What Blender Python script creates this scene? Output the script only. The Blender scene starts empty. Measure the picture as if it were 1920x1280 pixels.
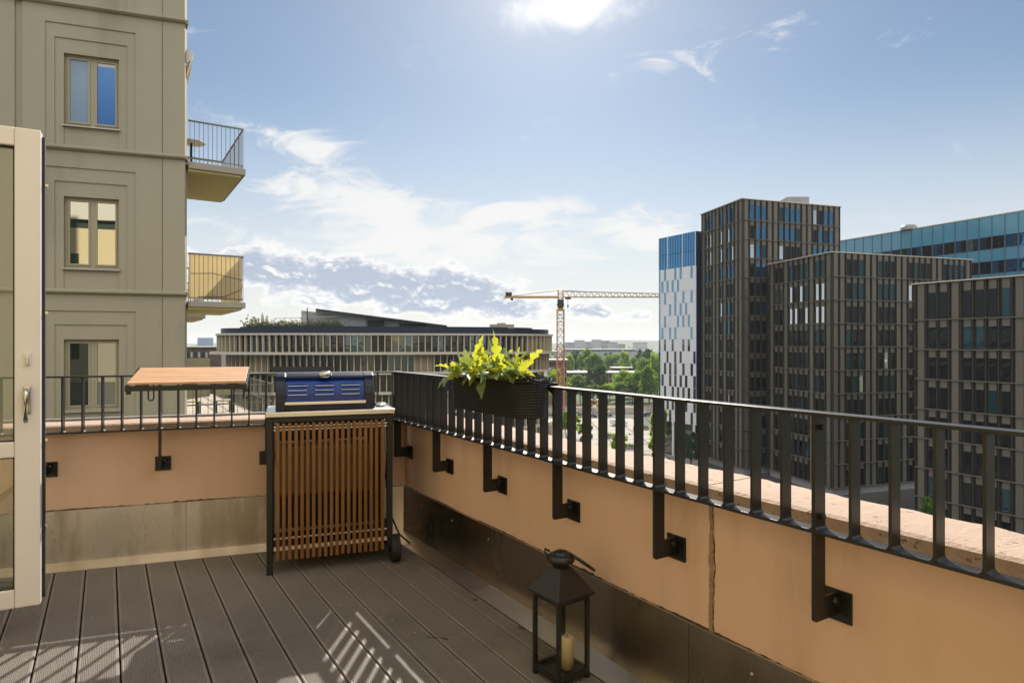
import bpy, math, random
from math import sin, cos, tan, atan2, pi, radians as R, sqrt
from mathutils import Vector
random.seed(7)
S = bpy.context.scene
COL = S.collection

# ------------------------------------------------------------------ camera, light, exposure
EYE = 1.35
F = 1200.0
cam = bpy.data.cameras.new('camera'); cam.lens = 22.5; cam.sensor_width = 36
cam.shift_y = 4/1920; cam.clip_start = 0.05; cam.clip_end = 30000
camo = bpy.data.objects.new('camera', cam); COL.objects.link(camo)
camo.location = (0, 0, EYE); camo.rotation_euler = (R(90), 0, 0)
S.camera = camo
SUN_AZ, SUN_EL = R(3.4), R(35.5)
SKY_STRENGTH, SUN_STRENGTH, EXPOSURE = 0.145, 4.8, 0.52
sl = bpy.data.lights.new('sun', 'SUN'); sl.energy = SUN_STRENGTH; sl.angle = R(0.55); sl.color = (1, .93, .82)
so = bpy.data.objects.new('sun', sl); COL.objects.link(so); so.location = (3, 60, 45)
sd = Vector((sin(SUN_AZ)*cos(SUN_EL), cos(SUN_AZ)*cos(SUN_EL), sin(SUN_EL)))
so.rotation_euler = sd.to_track_quat('Z', 'Y').to_euler()
S.view_settings.view_transform = 'Standard'; S.view_settings.look = 'None'
S.view_settings.gamma = 1; S.view_settings.use_curve_mapping = False
S.view_settings.exposure = EXPOSURE
S.cycles.max_bounces = 8; S.cycles.transparent_max_bounces = 12; S.cycles.use_denoising = True
S.cycles.sample_clamp_indirect = 6; S.cycles.volume_bounces = 1
S.cycles.caustics_reflective = False; S.cycles.caustics_refractive = False

world = bpy.data.worlds.new("World"); S.world = world; world.use_nodes = True
NT = world.node_tree
for n in list(NT.nodes): NT.nodes.remove(n)
def nd(t, **k):
    n = NT.nodes.new(t)
    for a, b in k.items(): setattr(n, a, b)
    return n
def lk(a, b): NT.links.new(a, b)
def M(op, a, b=None, c=None):
    n = nd('ShaderNodeMath', operation=op)
    for i, x in enumerate((a, b, c)):
        if x is None: continue
        if isinstance(x, (int, float)): n.inputs[i].default_value = x
        else: lk(x, n.inputs[i])
    return n.outputs[0]
def ramp01(x, a, b):
    n = nd('ShaderNodeMapRange'); n.interpolation_type = 'SMOOTHSTEP'; lk(x, n.inputs[0])
    n.inputs[1].default_value = a; n.inputs[2].default_value = b
    return n.outputs[0]
def mixc(f, a, b):
    n = nd('ShaderNodeMix', data_type='RGBA')
    for i, x in ((0, f), (6, a), (7, b)):
        if isinstance(x, (int, float)): n.inputs[i].default_value = x
        elif isinstance(x, tuple): n.inputs[i].default_value = (*x, 1)
        else: lk(x, n.inputs[i])
    return n.outputs[2]
tc = nd('ShaderNodeTexCoord'); sx = nd('ShaderNodeSeparateXYZ'); lk(tc.outputs['Generated'], sx.inputs[0])
AZ = M('MULTIPLY', M('ARCTAN2', sx.outputs[0], sx.outputs[1]), 180/pi)
EL = M('MULTIPLY', M('ARCSINE', sx.outputs[2]), 180/pi)
sky = nd('ShaderNodeTexSky', sky_type='NISHITA'); sky.sun_disc = False
sky.sun_elevation = SUN_EL; sky.sun_rotation = SUN_AZ
sky.air_density = 1.0; sky.dust_density = 0.35; sky.ozone_density = 2.0
def noise(sa, se, scale, det=7, rough=.55, dist=0.0, off=0.0, skew=0.0):
    c = nd('ShaderNodeCombineXYZ')
    lk(M('MULTIPLY', M('ADD', AZ, M('MULTIPLY', EL, skew)), sa), c.inputs[0])
    lk(M('MULTIPLY', M('ADD', EL, off), se), c.inputs[1])
    n = nd('ShaderNodeTexNoise'); n.inputs['Scale'].default_value = scale; n.inputs['Detail'].default_value = det
    n.inputs['Roughness'].default_value = rough; n.inputs['Distortion'].default_value = dist
    lk(c.outputs[0], n.inputs['Vector']); return n.outputs[0]
def blob(a, e, wa, we, amp=1.0, tilt=0.0):
    da = M('SUBTRACT', AZ, a); de = M('SUBTRACT', EL, e)
    if tilt: de = M('SUBTRACT', de, M('MULTIPLY', da, tilt))
    q = M('ADD', M('POWER', M('ABSOLUTE', M('DIVIDE', da, wa)), 2.0), M('POWER', M('ABSOLUTE', M('DIVIDE', de, we)), 2.0))
    return M('MULTIPLY', M('EXPONENT', M('MULTIPLY', q, -1.0)), amp)
def total(*xs):
    r = xs[0]
    for x in xs[1:]: r = M('ADD', r, x)
    return r
# thin wispy clouds
w_n = noise(.13, .36, 1.0, 9, .64, .7, 0, -.35)
w_m = total(blob(-18, 16.3, 6.5, 1.3, .80, -.12), blob(-13.5, 12.6, 9, 2.0, .95, -.10), blob(1.5, 11.9, 5.0, 1.2, .80),
            blob(10.5, 10.5, 4.0, 1.6, .70), blob(-8, 8.4, 24, 3.0, .90), blob(18.8, 20.4, 3.0, .55, .72, -.75), blob(16.5, 24.5, 5.5, 2.0, .40, -.2),
            blob(24, 25, 5, 1.4, .26, .5), blob(13, 23.5, 4, 2.0, .22, -.3))
wisp = ramp01(M('ADD', w_m, M('MULTIPLY', M('SUBTRACT', w_n, .5), 3.0)), .35, 1.05)
# heaped clouds low over the city
def cumu(off):
    n = noise(.30, .50, 1.0, 10, .57, .12, off)
    m = total(blob(-15.5, 5.2, 11, 2.5, .95, -.06), blob(-24, 6.6, 7, 1.3, .6), blob(-5, 4.6, 7.5, 2.0, .8, -.05), blob(3, 3.0, 8, 1.4, .56), blob(10, 2.4, 5, .8, .40))
    return M('ADD', m, M('MULTIPLY', M('SUBTRACT', n, .5), 2.4))
cu0 = cumu(0); cu1 = cumu(.42)
cum = M('MULTIPLY', ramp01(cu0, .38, .64), ramp01(EL, 10.5, 7.5))
lit = ramp01(M('SUBTRACT', cu0, cu1), .02, .30)
thin = ramp01(cu0, .95, .5)
cu_f = M('MAXIMUM', M('MULTIPLY', lit, .85), M('MULTIPLY', thin, .95))
cu_col = mixc(cu_f, (2.35, 2.7, 3.3), (5.1, 5.0, 4.85))
# added fill light: unseen bright clouds away from the sun, masked low for reflections
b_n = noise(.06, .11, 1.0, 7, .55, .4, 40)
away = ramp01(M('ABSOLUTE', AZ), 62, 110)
back_fill = M('MULTIPLY', M('MULTIPLY', away, ramp01(b_n, .36, .50)), M('MULTIPLY', ramp01(EL, 88, 60), ramp01(EL, 13, 27)))
# soft haze near the horizon and the sun's aureole in thin cloud
hz = M('ADD', M('MULTIPLY', ramp01(EL, 22, 0), .80), .05)
ang = M('SQRT', M('ADD', M('POWER', M('MULTIPLY', M('SUBTRACT', AZ, math.degrees(SUN_AZ)), .85), 2.0), M('POWER', M('SUBTRACT', EL, math.degrees(SUN_EL)-1.5), 2.0)))
g_n = noise(.16, .30, 1.0, 7, .58, .6, 9)
glow = M('MULTIPLY', M('EXPONENT', M('MULTIPLY', M('POWER', M('DIVIDE', ang, 5.2), 2.0), -1.0)), .40)
sunc = ramp01(M('ADD', total(blob(4.0, 27.7, 5.2, 2.1, .95), blob(9, 27.0, 4.5, 1.3, .45), blob(5, 33, 6, 4, .7)), M('MULTIPLY', M('SUBTRACT', g_n, .5), 2.2)), .25, 1.15)
skc = nd('ShaderNodeMix', data_type='RGBA', blend_type='MULTIPLY'); skc.inputs[0].default_value = 1
lk(sky.outputs[0], skc.inputs[6]); skc.inputs[7].default_value = (.40, .42, .42, 1)
c = mixc(hz, skc.outputs[2], (4.1, 4.1, 4.05))
c = mixc(M('MULTIPLY', wisp, .92), c, (4.5, 4.48, 4.4))
c = mixc(cum, c, cu_col)
c = mixc(back_fill, c, (11.5, 11.2, 10.8))
c = mixc(M('MULTIPLY', sunc, .80), c, (5.5, 5.45, 5.4))
c = mixc(glow, c, (7.0, 6.9, 6.7))
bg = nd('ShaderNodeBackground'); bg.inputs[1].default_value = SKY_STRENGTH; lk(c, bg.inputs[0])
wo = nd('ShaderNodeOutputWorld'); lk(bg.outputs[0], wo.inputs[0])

# ------------------------------------------------------------------ helpers
OFF = {}
class MB:
    def __init__(s): s.v = []; s.f = []; s.m = []; s.mi = 0; s.fr = None
    def pt(s, p):
        if s.fr:
            (ox, oy, ex, ey) = s.fr
            return (ox + p[0]*ex - p[1]*ey, oy + p[0]*ey + p[1]*ex, p[2])
        return tuple(p)
    def add(s, vs, fs):
        b = len(s.v); s.v += [s.pt(p) for p in vs]
        for f in fs: s.f.append([b+i for i in f]); s.m.append(s.mi)
        return s
    def box(s, x0, x1, y0, y1, z0, z1):
        return s.add([(x0,y0,z0),(x1,y0,z0),(x1,y1,z0),(x0,y1,z0),(x0,y0,z1),(x1,y0,z1),(x1,y1,z1),(x0,y1,z1)],
              [(3,2,1,0),(4,5,6,7),(0,1,5,4),(1,2,6,5),(2,3,7,6),(3,0,4,7)])
    def loft(s, rings, cap=True, closed=True):
        n = len(rings[0]); vs = [p for r in rings for p in r]; fs = []
        for k in range(len(rings)-1):
            for i in range(n if closed else n-1):
                j = (i+1) % n
                fs.append((k*n+i, k*n+j, (k+1)*n+j, (k+1)*n+i))
        if cap: fs.append(tuple(range(n-1, -1, -1))); fs.append(tuple((len(rings)-1)*n+i for i in range(n)))
        return s.add(vs, fs)
    def prism(s, poly, z0, z1): return s.loft([[(x, y, z0) for x, y in poly], [(x, y, z1) for x, y in poly]])
    def extx(s, poly, x0, x1): return s.loft([[(x0, y, z) for y, z in poly], [(x1, y, z) for y, z in poly]])
    def exty(s, poly, y0, y1): return s.loft([[(x, y1, z) for x, z in poly], [(x, y0, z) for x, z in poly]])
    def lathe(s, prof, n=16, c=(0, 0), cap=True):
        return s.loft([[(c[0]+r*cos(2*pi*i/n), c[1]+r*sin(2*pi*i/n), z) for i in range(n)] for r, z in prof], cap)
    def tube(s, pts, r, n=8, closed=False, cap=True):
        P = [Vector(p) for p in pts]; rings = []; N = len(P)
        for i, p in enumerate(P):
            a = P[(i-1) % N] if (closed or i > 0) else p
            b = P[(i+1) % N] if (closed or i < N-1) else p
            t = (b-a).normalized()
            u = t.cross(Vector((0, 0, 1)))
            if u.length < 1e-3: u = t.cross(Vector((0, 1, 0)))
            u.normalize(); w = t.cross(u)
            rr = r[i] if isinstance(r, (list, tuple)) else r
            rings.append([tuple(p + u*rr*cos(2*pi*k/n) + w*rr*sin(2*pi*k/n)) for k in range(n)])
        if closed: rings.append(rings[0])
        return s.loft(rings, cap and not closed)
    def build(s, name, mats, parent=None, bevel=0, smooth=False, loc=None, seg=2):
        off = OFF.get(parent.name if parent else None, (0, 0, 0))
        me = bpy.data.meshes.new(name)
        me.from_pydata([(p[0]-off[0], p[1]-off[1], p[2]-off[2]) for p in s.v], [], s.f)
        if not isinstance(mats, (list, tuple)): mats = [mats]
        for m_ in mats: me.materials.append(m_)
        if len(mats) > 1: me.polygons.foreach_set('material_index', s.m)
        if smooth: me.polygons.foreach_set('use_smooth', [True]*len(me.polygons))
        me.update()
        o = bpy.data.objects.new(name, me); COL.objects.link(o)
        if parent: o.parent = parent
        if loc: o.location = loc
        if bevel:
            b = o.modifiers.new('bevel', 'BEVEL'); b.width = bevel; b.segments = seg; b.limit_method = 'ANGLE'; b.angle_limit = R(40)
        if parent and parent.name in OFF: OFF[o.name] = OFF[parent.name]
        return o
def tag(o, label, cat, group=None, kind=None):
    o['label'] = label
    o['category'] = cat
    if group: o['group'] = group
    if kind: o['kind'] = kind
    return o
def thing(name, label, cat, loc=(0, 0, 0), rz=0.0, group=None, off=None):
    o = bpy.data.objects.new(name, None); COL.objects.link(o); o.empty_display_size = .2
    o.location = loc; o.rotation_euler = (0, 0, rz)
    tag(o, label, cat, group)
    if off: OFF[o.name] = off
    return o
def inst(o, parent, loc, rz=0.0, scale=None):
    c = o.copy(); COL.objects.link(c); c.parent = parent; c.location = loc; c.rotation_euler = (0, 0, rz)
    if scale: c.scale = scale
    return c
A1 = R(32.35); A2 = R(19.22)      # headings of the two parapets
NPx, NPy = cos(A1), sin(A1); RDx, RDy = -sin(A1), cos(A1)
BDx, BDy = cos(A2), sin(A2); NBx, NBy = -sin(A2), cos(A2)
def RW(p, s): return (p*NPx + s*RDx, p*NPy + s*RDy)          # right parapet frame
def BW(s, q): return (s*BDx + q*NBx, s*BDy + q*NBy)          # rear parapet frame
def CR(p, q):                                                 # where the line at p meets the line at q
    d = NPx*NBy - NPy*NBx
    return ((p*NBy - NPy*q)/d, (NPx*q - NBx*p)/d)
def rthing(name, label, cat, p, s, z=0, group=None):
    x, y = RW(p, s); return thing(name, label, cat, (x, y, z), A1, group, (p, s, z))
def bthing(name, label, cat, s, q, z=0, group=None):
    x, y = BW(s, q); return thing(name, label, cat, (x, y, z), A2, group, (s, q, z))
def wthing(name, label, cat, x, y, z=0, group=None): return thing(name, label, cat, (x, y, z), 0, group, (x, y, z))
def at(px, d): return ((px-960)/F*d, d)                       # plan point seen at image column px, d metres away
def zz(py, d): return EYE + (644-py)/F*d
G = -23.65                                                    # street level

# ------------------------------------------------------------------ materials
def mat(name, col, rough=.6, metal=0.0, vary=0.0, vscale=3.0, bump=0.0, bscale=40.0, col2=None, c2scale=2.0, c2lo=.45, c2hi=.65,
        coat=0.0, stretch=None, spec=.5, aniso=None, rvary=0.0, rnd=0.0):
    m = bpy.data.materials.new(name); m.use_nodes = True; t = m.node_tree; N = t.nodes; L = t.links
    b = N['Principled BSDF']; b.inputs['Roughness'].default_value = rough; b.inputs['Metallic'].default_value = metal
    b.inputs['Base Color'].default_value = (*col, 1); b.inputs['Specular IOR Level'].default_value = spec
    if coat: b.inputs['Coat Weight'].default_value = coat; b.inputs['Coat Roughness'].default_value = .06
    if not (vary or bump or col2 or rvary or rnd): return m
    co = N.new('ShaderNodeTexCoord'); src = co.outputs['Object']
    if stretch:
        mp = N.new('ShaderNodeMapping'); mp.inputs['Scale'].default_value = stretch; L.new(src, mp.inputs[0]); src = mp.outputs[0]
    def nz(sc, det=5, ro=.6):
        n = N.new('ShaderNodeTexNoise'); n.inputs['Scale'].default_value = sc; n.inputs['Detail'].default_value = det
        n.inputs['Roughness'].default_value = ro; L.new(src, n.inputs['Vector']); return n.outputs[0]
    cur = None
    if col2:
        r = N.new('ShaderNodeMapRange'); r.interpolation_type = 'SMOOTHSTEP'; r.inputs[1].default_value = c2lo; r.inputs[2].default_value = c2hi
        L.new(nz(c2scale, 6), r.inputs[0])
        x = N.new('ShaderNodeMix'); x.data_type = 'RGBA'; x.inputs[6].default_value = (*col, 1); x.inputs[7].default_value = (*col2, 1)
        L.new(r.outputs[0], x.inputs[0]); cur = x.outputs[2]
    if vary or rnd:
        h = N.new('ShaderNodeHueSaturation')
        if cur: L.new(cur, h.inputs['Color'])
        else: h.inputs['Color'].default_value = (*col, 1)
        val = None
        if vary:
            r = N.new('ShaderNodeMapRange'); r.inputs[1].default_value = .25; r.inputs[2].default_value = .75
            r.inputs[3].default_value = 1-vary; r.inputs[4].default_value = 1+vary; L.new(nz(vscale), r.inputs[0]); val = r.outputs[0]
        if rnd:
            oi = N.new('ShaderNodeObjectInfo'); r2 = N.new('ShaderNodeMapRange'); r2.inputs[3].default_value = 1-rnd; r2.inputs[4].default_value = 1+rnd
            L.new(oi.outputs['Random'], r2.inputs[0])
            if val:
                mm = N.new('ShaderNodeMath'); mm.operation = 'MULTIPLY'; L.new(val, mm.inputs[0]); L.new(r2.outputs[0], mm.inputs[1]); val = mm.outputs[0]
            else: val = r2.outputs[0]
        L.new(val, h.inputs['Value']); cur = h.outputs[0]
    if cur: L.new(cur, b.inputs['Base Color'])
    if rvary:
        r = N.new('ShaderNodeMapRange'); r.inputs[1].default_value = .3; r.inputs[2].default_value = .7
        r.inputs[3].default_value = max(.02, rough-rvary); r.inputs[4].default_value = rough+rvary; L.new(nz(vscale*1.7), r.inputs[0]); L.new(r.outputs[0], b.inputs['Roughness'])
    if bump:
        bp = N.new('ShaderNodeBump'); bp.inputs['Strength'].default_value = bump; bp.inputs['Distance'].default_value = .01
        L.new(nz(bscale, 4), bp.inputs['Height']); L.new(bp.outputs[0], b.inputs['Normal'])
    return m
def glassmat(name, col, refl=.35, rough=.02, tint=(.9, .95, 1), wav=0.0, rnd=.3):
    m = bpy.data.materials.new(name); m.use_nodes = True; t = m.node_tree; N = t.nodes; L = t.links
    b = N['Principled BSDF']; b.inputs['Base Color'].default_value = (*col, 1); b.inputs['Roughness'].default_value = .5; b.inputs['Specular IOR Level'].default_value = 0
    g = N.new('ShaderNodeBsdfGlossy'); g.inputs['Color'].default_value = (*tint, 1); g.inputs['Roughness'].default_value = rough
    lw = N.new('ShaderNodeLayerWeight'); lw.inputs[0].default_value = .35
    r = N.new('ShaderNodeMapRange'); r.inputs[3].default_value = refl; r.inputs[4].default_value = .95; L.new(lw.outputs['Facing'], r.inputs[0])
    pw = N.new('ShaderNodeMath'); pw.operation = 'POWER'; L.new(lw.outputs['Facing'], pw.inputs[0]); pw.inputs[1].default_value = 4.0; L.new(pw.outputs[0], r.inputs[0])
    x = N.new('ShaderNodeMixShader'); L.new(r.outputs[0], x.inputs[0]); L.new(b.outputs[0], x.inputs[1]); L.new(g.outputs[0], x.inputs[2])
    L.new(x.outputs[0], N['Material Output'].inputs[0])
    if wav:
        co = N.new('ShaderNodeTexCoord'); n = N.new('ShaderNodeTexNoise'); n.inputs['Scale'].default_value = .7; n.inputs['Detail'].default_value = 1
        L.new(co.outputs['Object'], n.inputs['Vector']); bp = N.new('ShaderNodeBump'); bp.inputs['Strength'].default_value = wav; bp.inputs['Distance'].default_value = .05
        L.new(n.outputs[0], bp.inputs['Height']); L.new(bp.outputs[0], g.inputs['Normal'])
    return m
def clearglass(name, base=.06, tint=(1, 1, 1)):
    m = bpy.data.materials.new(name); m.use_nodes = True; t = m.node_tree; N = t.nodes; L = t.links
    tr = N.new('ShaderNodeBsdfTransparent'); tr.inputs[0].default_value = (*tint, 1)
    g = N.new('ShaderNodeBsdfGlossy'); g.inputs['Roughness'].default_value = .01
    lw = N.new('ShaderNodeLayerWeight'); lw.inputs[0].default_value = .5
    pw = N.new('ShaderNodeMath'); pw.operation = 'POWER'; L.new(lw.outputs['Facing'], pw.inputs[0]); pw.inputs[1].default_value = 5
    ad = N.new('ShaderNodeMath'); ad.operation = 'MULTIPLY_ADD'; L.new(pw.outputs[0], ad.inputs[0]); ad.inputs[1].default_value = .8; ad.inputs[2].default_value = base
    x = N.new('ShaderNodeMixShader'); L.new(ad.outputs[0], x.inputs[0]); L.new(tr.outputs[0], x.inputs[1]); L.new(g.outputs[0], x.inputs[2])
    L.new(x.outputs[0], N['Material Output'].inputs[0]); return m
def leafmat(name, col, tcol, tr=.5, rough=.45, vscale=6, rnd=.15):
    m = bpy.data.materials.new(name); m.use_nodes = True; t = m.node_tree; N = t.nodes; L = t.links
    b = N['Principled BSDF']; b.inputs['Roughness'].default_value = rough; b.inputs['Specular IOR Level'].default_value = .3
    co = N.new('ShaderNodeTexCoord'); n = N.new('ShaderNodeTexNoise'); n.inputs['Scale'].default_value = vscale; n.inputs['Detail'].default_value = 3
    L.new(co.outputs['Object'], n.inputs['Vector'])
    oi = N.new('ShaderNodeObjectInfo'); r2 = N.new('ShaderNodeMapRange'); r2.inputs[3].default_value = 1-rnd; r2.inputs[4].default_value = 1+rnd; L.new(oi.outputs['Random'], r2.inputs[0])
    r = N.new('ShaderNodeMapRange'); r.inputs[1].default_value = .3; r.inputs[2].default_value = .7; r.inputs[3].default_value = .65; r.inputs[4].default_value = 1.35; L.new(n.outputs[0], r.inputs[0])
    mm = N.new('ShaderNodeMath'); mm.operation = 'MULTIPLY'; L.new(r.outputs[0], mm.inputs[0]); L.new(r2.outputs[0], mm.inputs[1])
    h = N.new('ShaderNodeHueSaturation'); h.inputs['Color'].default_value = (*col, 1); L.new(mm.outputs[0], h.inputs['Value']); L.new(h.outputs[0], b.inputs['Base Color'])
    tb = N.new('ShaderNodeBsdfTranslucent'); tb.inputs[0].default_value = (*tcol, 1)
    x = N.new('ShaderNodeMixShader'); x.inputs[0].default_value = tr; L.new(b.outputs[0], x.inputs[1]); L.new(tb.outputs[0], x.inputs[2])
    L.new(x.outputs[0], N['Material Output'].inputs[0]); return m

m_stucco = mat('tan_render', (.71, .482, .342), .85, vary=.07, vscale=1.6, bump=.18, bscale=120, col2=(.54, .362, .245), c2scale=1.6, c2lo=.48, c2hi=.8, stretch=(2.2, 2.2, .4))
m_stone = mat('pink_sandstone', (.45, .325, .245), .85, vary=.10, vscale=5, bump=.6, bscale=55, col2=(.20, .13, .09), c2scale=38, c2lo=.62, c2hi=.66)
m_steelsheet = mat('steel_sheet', (.68, .60, .50), .30, .6, vary=.05, vscale=.8, bump=.05, bscale=2.2, rvary=.07, col2=(.46, .385, .29), c2scale=2.6, stretch=(2.2, 2.2, .5))  # tan tone and vertical streaks put reflected light into the colour
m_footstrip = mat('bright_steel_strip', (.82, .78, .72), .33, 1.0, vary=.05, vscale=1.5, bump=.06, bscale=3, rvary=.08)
m_dimsheet = mat('dim_reflection_steel', (.50, .43, .33), .27, 1.0, vary=.06, vscale=.9, bump=.05, bscale=2.2, rvary=.05, col2=(.40, .33, .24), c2scale=1.4, stretch=(1.6, 1.6, .5))  # darker copy of the same steel; its dim reflections put into the colour
m_rail = mat('dark_rail_paint', (.013, .013, .011), .36, .0, vary=.2, vscale=9, bump=.03, bscale=300, spec=.42)
m_deck = mat('grey_composite_board', (.222, .200, .178), .47, vary=.13, vscale=1.7, bump=.10, bscale=90, col2=(.145, .126, .108), c2scale=1.3, c2lo=.48, c2hi=.75, rnd=.0)
m_dark = mat('black_void', (.012, .011, .010), .9)
m_seal = mat('dark_sealant', (.055, .04, .028), .8, vary=.3, vscale=30)
m_screw = mat('bright_screw', (.6, .58, .52), .3, 1.0)
m_teak = mat('oiled_teak', (.185, .078, .018), .36, vary=.30, vscale=6, stretch=(3, 30, .8), bump=.1, bscale=60)
m_teaktop = mat('teak_tabletop', (.56, .32, .17), .5, vary=.34, vscale=5, stretch=(1.2, 30, 8), bump=.1, bscale=40)
m_gframe = mat('grill_frame_black', (.009, .0085, .0075), .45, vary=.2, vscale=8)
m_blue = mat('navy_enamel_sky_sheen', (.005, .030, .185), .18, .0, spec=.35, vary=.05, vscale=3)  # brighter blue than the hood ends: sky reflection put into the colour
m_navy = mat('dark_navy_enamel', (.008, .010, .022), .32, spec=.35)
m_glint = mat('painted_vent_glint', (.55, .60, .72), .4)  # pale paint standing in for sky reflections on the louvres
m_chrome = mat('brushed_steel', (.62, .59, .55), .22, 1.0, vary=.05, vscale=10)
m_shelf = mat('stainless_worktop', (.66, .63, .58), .3, 1.0, vary=.08, vscale=7, bump=.03, bscale=30)
m_tyre = mat('rubber_wheel', (.012, .012, .012), .7)
m_firebox = mat('brown_firebox', (.20, .115, .045), .6, vary=.2, vscale=6)
m_pvc = mat('warm_white_frame', (.76, .705, .65), .42, vary=.03, vscale=2)
m_gasket = mat('black_gasket', (.015, .015, .013), .6)
m_doorglass = clearglass('door_glass', .09, (.86, .88, .82))
m_lampglass = clearglass('lantern_glass', .03, (.95, .95, .92))
m_lantern = mat('lantern_black_metal', (.022, .02, .017), .38, .2, vary=.2, vscale=12, bump=.05, bscale=120, spec=.6)
m_candle = mat('cream_wax', (.72, .60, .36), .5, vary=.05, vscale=20)
m_candle.node_tree.nodes['Principled BSDF'].inputs['Subsurface Weight'].default_value = .3
m_planter = mat('black_planter', (.006, .006, .0055), .42, vary=.2, vscale=10, spec=.35)
m_fern = leafmat('fern_leaf', (.16, .27, .10), (.62, .62, .045), .58, .4, 18)
m_fern2 = leafmat('blue_fern_leaf', (.17, .26, .17), (.34, .42, .10), .4, .38, 18)
m_stemg = mat('fern_stem', (.16, .17, .05), .6)
m_soil = mat('soil', (.03, .02, .014), .95, bump=.8, bscale=60)

m_cream_speck = mat('pale_speck', (.55, .5, .42), .8); m_stain = mat('dark_stain', (.06, .048, .038), .8)
# ------------------------------------------------------------------ terrace deck
PITCH, GAP = .1537, .0065
db = MB()
SPLIT_S = 2.665
def rib_board(p0, p1, s0, s1):
    prof = [(p0+.002, -.024), (p0, -.004), (p0+.004, 0.0)]
    n = max(2, int(round((p1-p0-.022)/.0062))); a = p0+.011; w = (p1-p0-.022)/n
    for i in range(n):
        x = a + i*w
        prof += [(x, 0), (x+w*.10, -.0028), (x+w*.44, -.0028), (x+w*.54, 0)]
    prof += [(p1-.004, 0.0), (p1, -.004), (p1-.002, -.024)]
    db.loft([[(*RW(p, s0), z) for p, z in prof], [(*RW(p, s1), z) for p, z in prof]])
k0 = -10
for k in range(k0, 9):
    p0 = .356 + k*PITCH + GAP/2; p1 = min(.356 + (k+1)*PITCH - GAP/2, 1.676)
    if p1 - p0 < .03: continue
    # boards stop at the rear upstand
    sa, sb = 0, 10
    def send(p, q):     # s where board line p meets rear line q
        x, y = CR(p, q); return x*RDx + y*RDy
    e = send(p0, 4.452)
    if k == 6:
        rib_board(p0, p1, -3.2, SPLIT_S-.0018); rib_board(p0, p1, SPLIT_S+.0018, e)
    else: rib_board(p0, p1, -3.2, e + random.uniform(-.004, .004))
deck = db.build('deck', m_deck); tag(deck, 'grey brown ribbed composite decking of the roof terrace', 'decking', kind='structure')
rgk = random.Random(8); m = MB()
for i in range(70):
    p_, s_ = rgk.uniform(-1.0, 1.6), rgk.uniform(1.9, 4.0); x, y = RW(p_, s_); r_ = rgk.uniform(.0015, .0045)
    m.prism([(x+r_*rgk.uniform(.6, 1.3)*cos(k*1.05), y+r_*rgk.uniform(.6, 1.3)*sin(k*1.05)) for k in range(6)], .0003, .0009)
o = m.build('pale_specks', m_cream_speck); tag(o, 'tiny pale specks of dirt scattered on the deck boards', 'dirt specks', kind='stuff')
for i, (px, py, r_) in enumerate(((982, 1176, .022), (891, 1124, .011))):
    d_ = F*EYE/(py-644); x, y = (px-960)/F*d_, d_
    o = MB().prism([(x+r_*rgk.uniform(.7, 1.25)*cos(k*.45)*1.3, y+r_*rgk.uniform(.7, 1.25)*sin(k*.45)) for k in range(14)], .0003, .0008).build('deck_stain', m_stain)
    tag(o, ('round dark stain on the deck board left of the lantern', 'small dark stain on the deck board near the foot strip')[i], 'stain', kind='structure')
sub = MB().prism([RW(-1.3, -3.3), RW(1.79, -3.3), CR(1.79, 4.55), CR(-1.3, 4.55)], -.06, -.03).build('deck_base', m_dark)
tag(sub, 'dark base showing in the gaps between the deck boards', 'deck base', kind='structure')

# ------------------------------------------------------------------ parapets
WP, WQ = 1.795, 4.56          # inner wall planes
FP, FQ = 1.785, 4.55          # steel upstand planes
RP, RQ = 1.70, 4.45           # railing planes
ZC0, ZC1 = .808, .856         # coping
ZF = .338                     # top of steel upstand
JOINT = 1.523
def jag(n, amp): return [random.uniform(-amp, amp) for _ in range(n)]
rw = wthing('parapet_wall', 'long tan rendered parapet under the bar railing, with a vertical crack', 'parapet wall', *RW(1.9, 2.0))
m_ = MB().prism([RW(WP, JOINT+.006), RW(1.99, JOINT+.006), CR(1.99, 4.755), CR(WP, WQ)], -.06, ZC0); m_.build('wall', m_stucco, rw)
m_ = MB().prism([RW(WP, -3.3), RW(1.99, -3.3), RW(1.99, JOINT-.006), RW(WP, JOINT-.006)], -.06, ZC0); m_.build('wall', m_stucco, rw)
# crumbling sealant in the joint
b = MB(); n = 46; L_ = []; Rr = []
for i in range(n+1):
    z = ZF + (ZC0-ZF-.002)*i/n; wob = .003*sin(i*.31)+random.uniform(-.0015, .0015)
    L_.append((*RW(WP-.0025, JOINT+.0085+wob*.7+random.uniform(0, .004)), z)); Rr.append((*RW(WP-.0025, JOINT-.0085+wob*.5-random.uniform(0, .004)), z))
for i in range(n): b.add([L_[i], Rr[i], Rr[i+1], L_[i+1]], [(0, 1, 2, 3)])
b.build('joint_sealant', mat('tan_sealant', (.30, .205, .12), .85, vary=.35, vscale=28), rw)
b = MB().prism([RW(WP+.03, JOINT-.006), RW(1.98, JOINT-.006), RW(1.98, JOINT+.006), RW(WP+.03, JOINT+.006)], -.05, ZC0-.001); b.build('joint_filler', m_seal, rw)
pts = []
for i in range(40):
    z = ZF+.01 + (ZC0-ZF-.03)*i/39
    pts.append((*RW(WP-.001, JOINT-.010+.004*sin(i*.23)+.002*sin(i*.9)), z))
MB().tube(pts, [.0018+.0008*random.random() for _ in pts], 5).build('sealant_bead', m_seal, rw)
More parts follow.
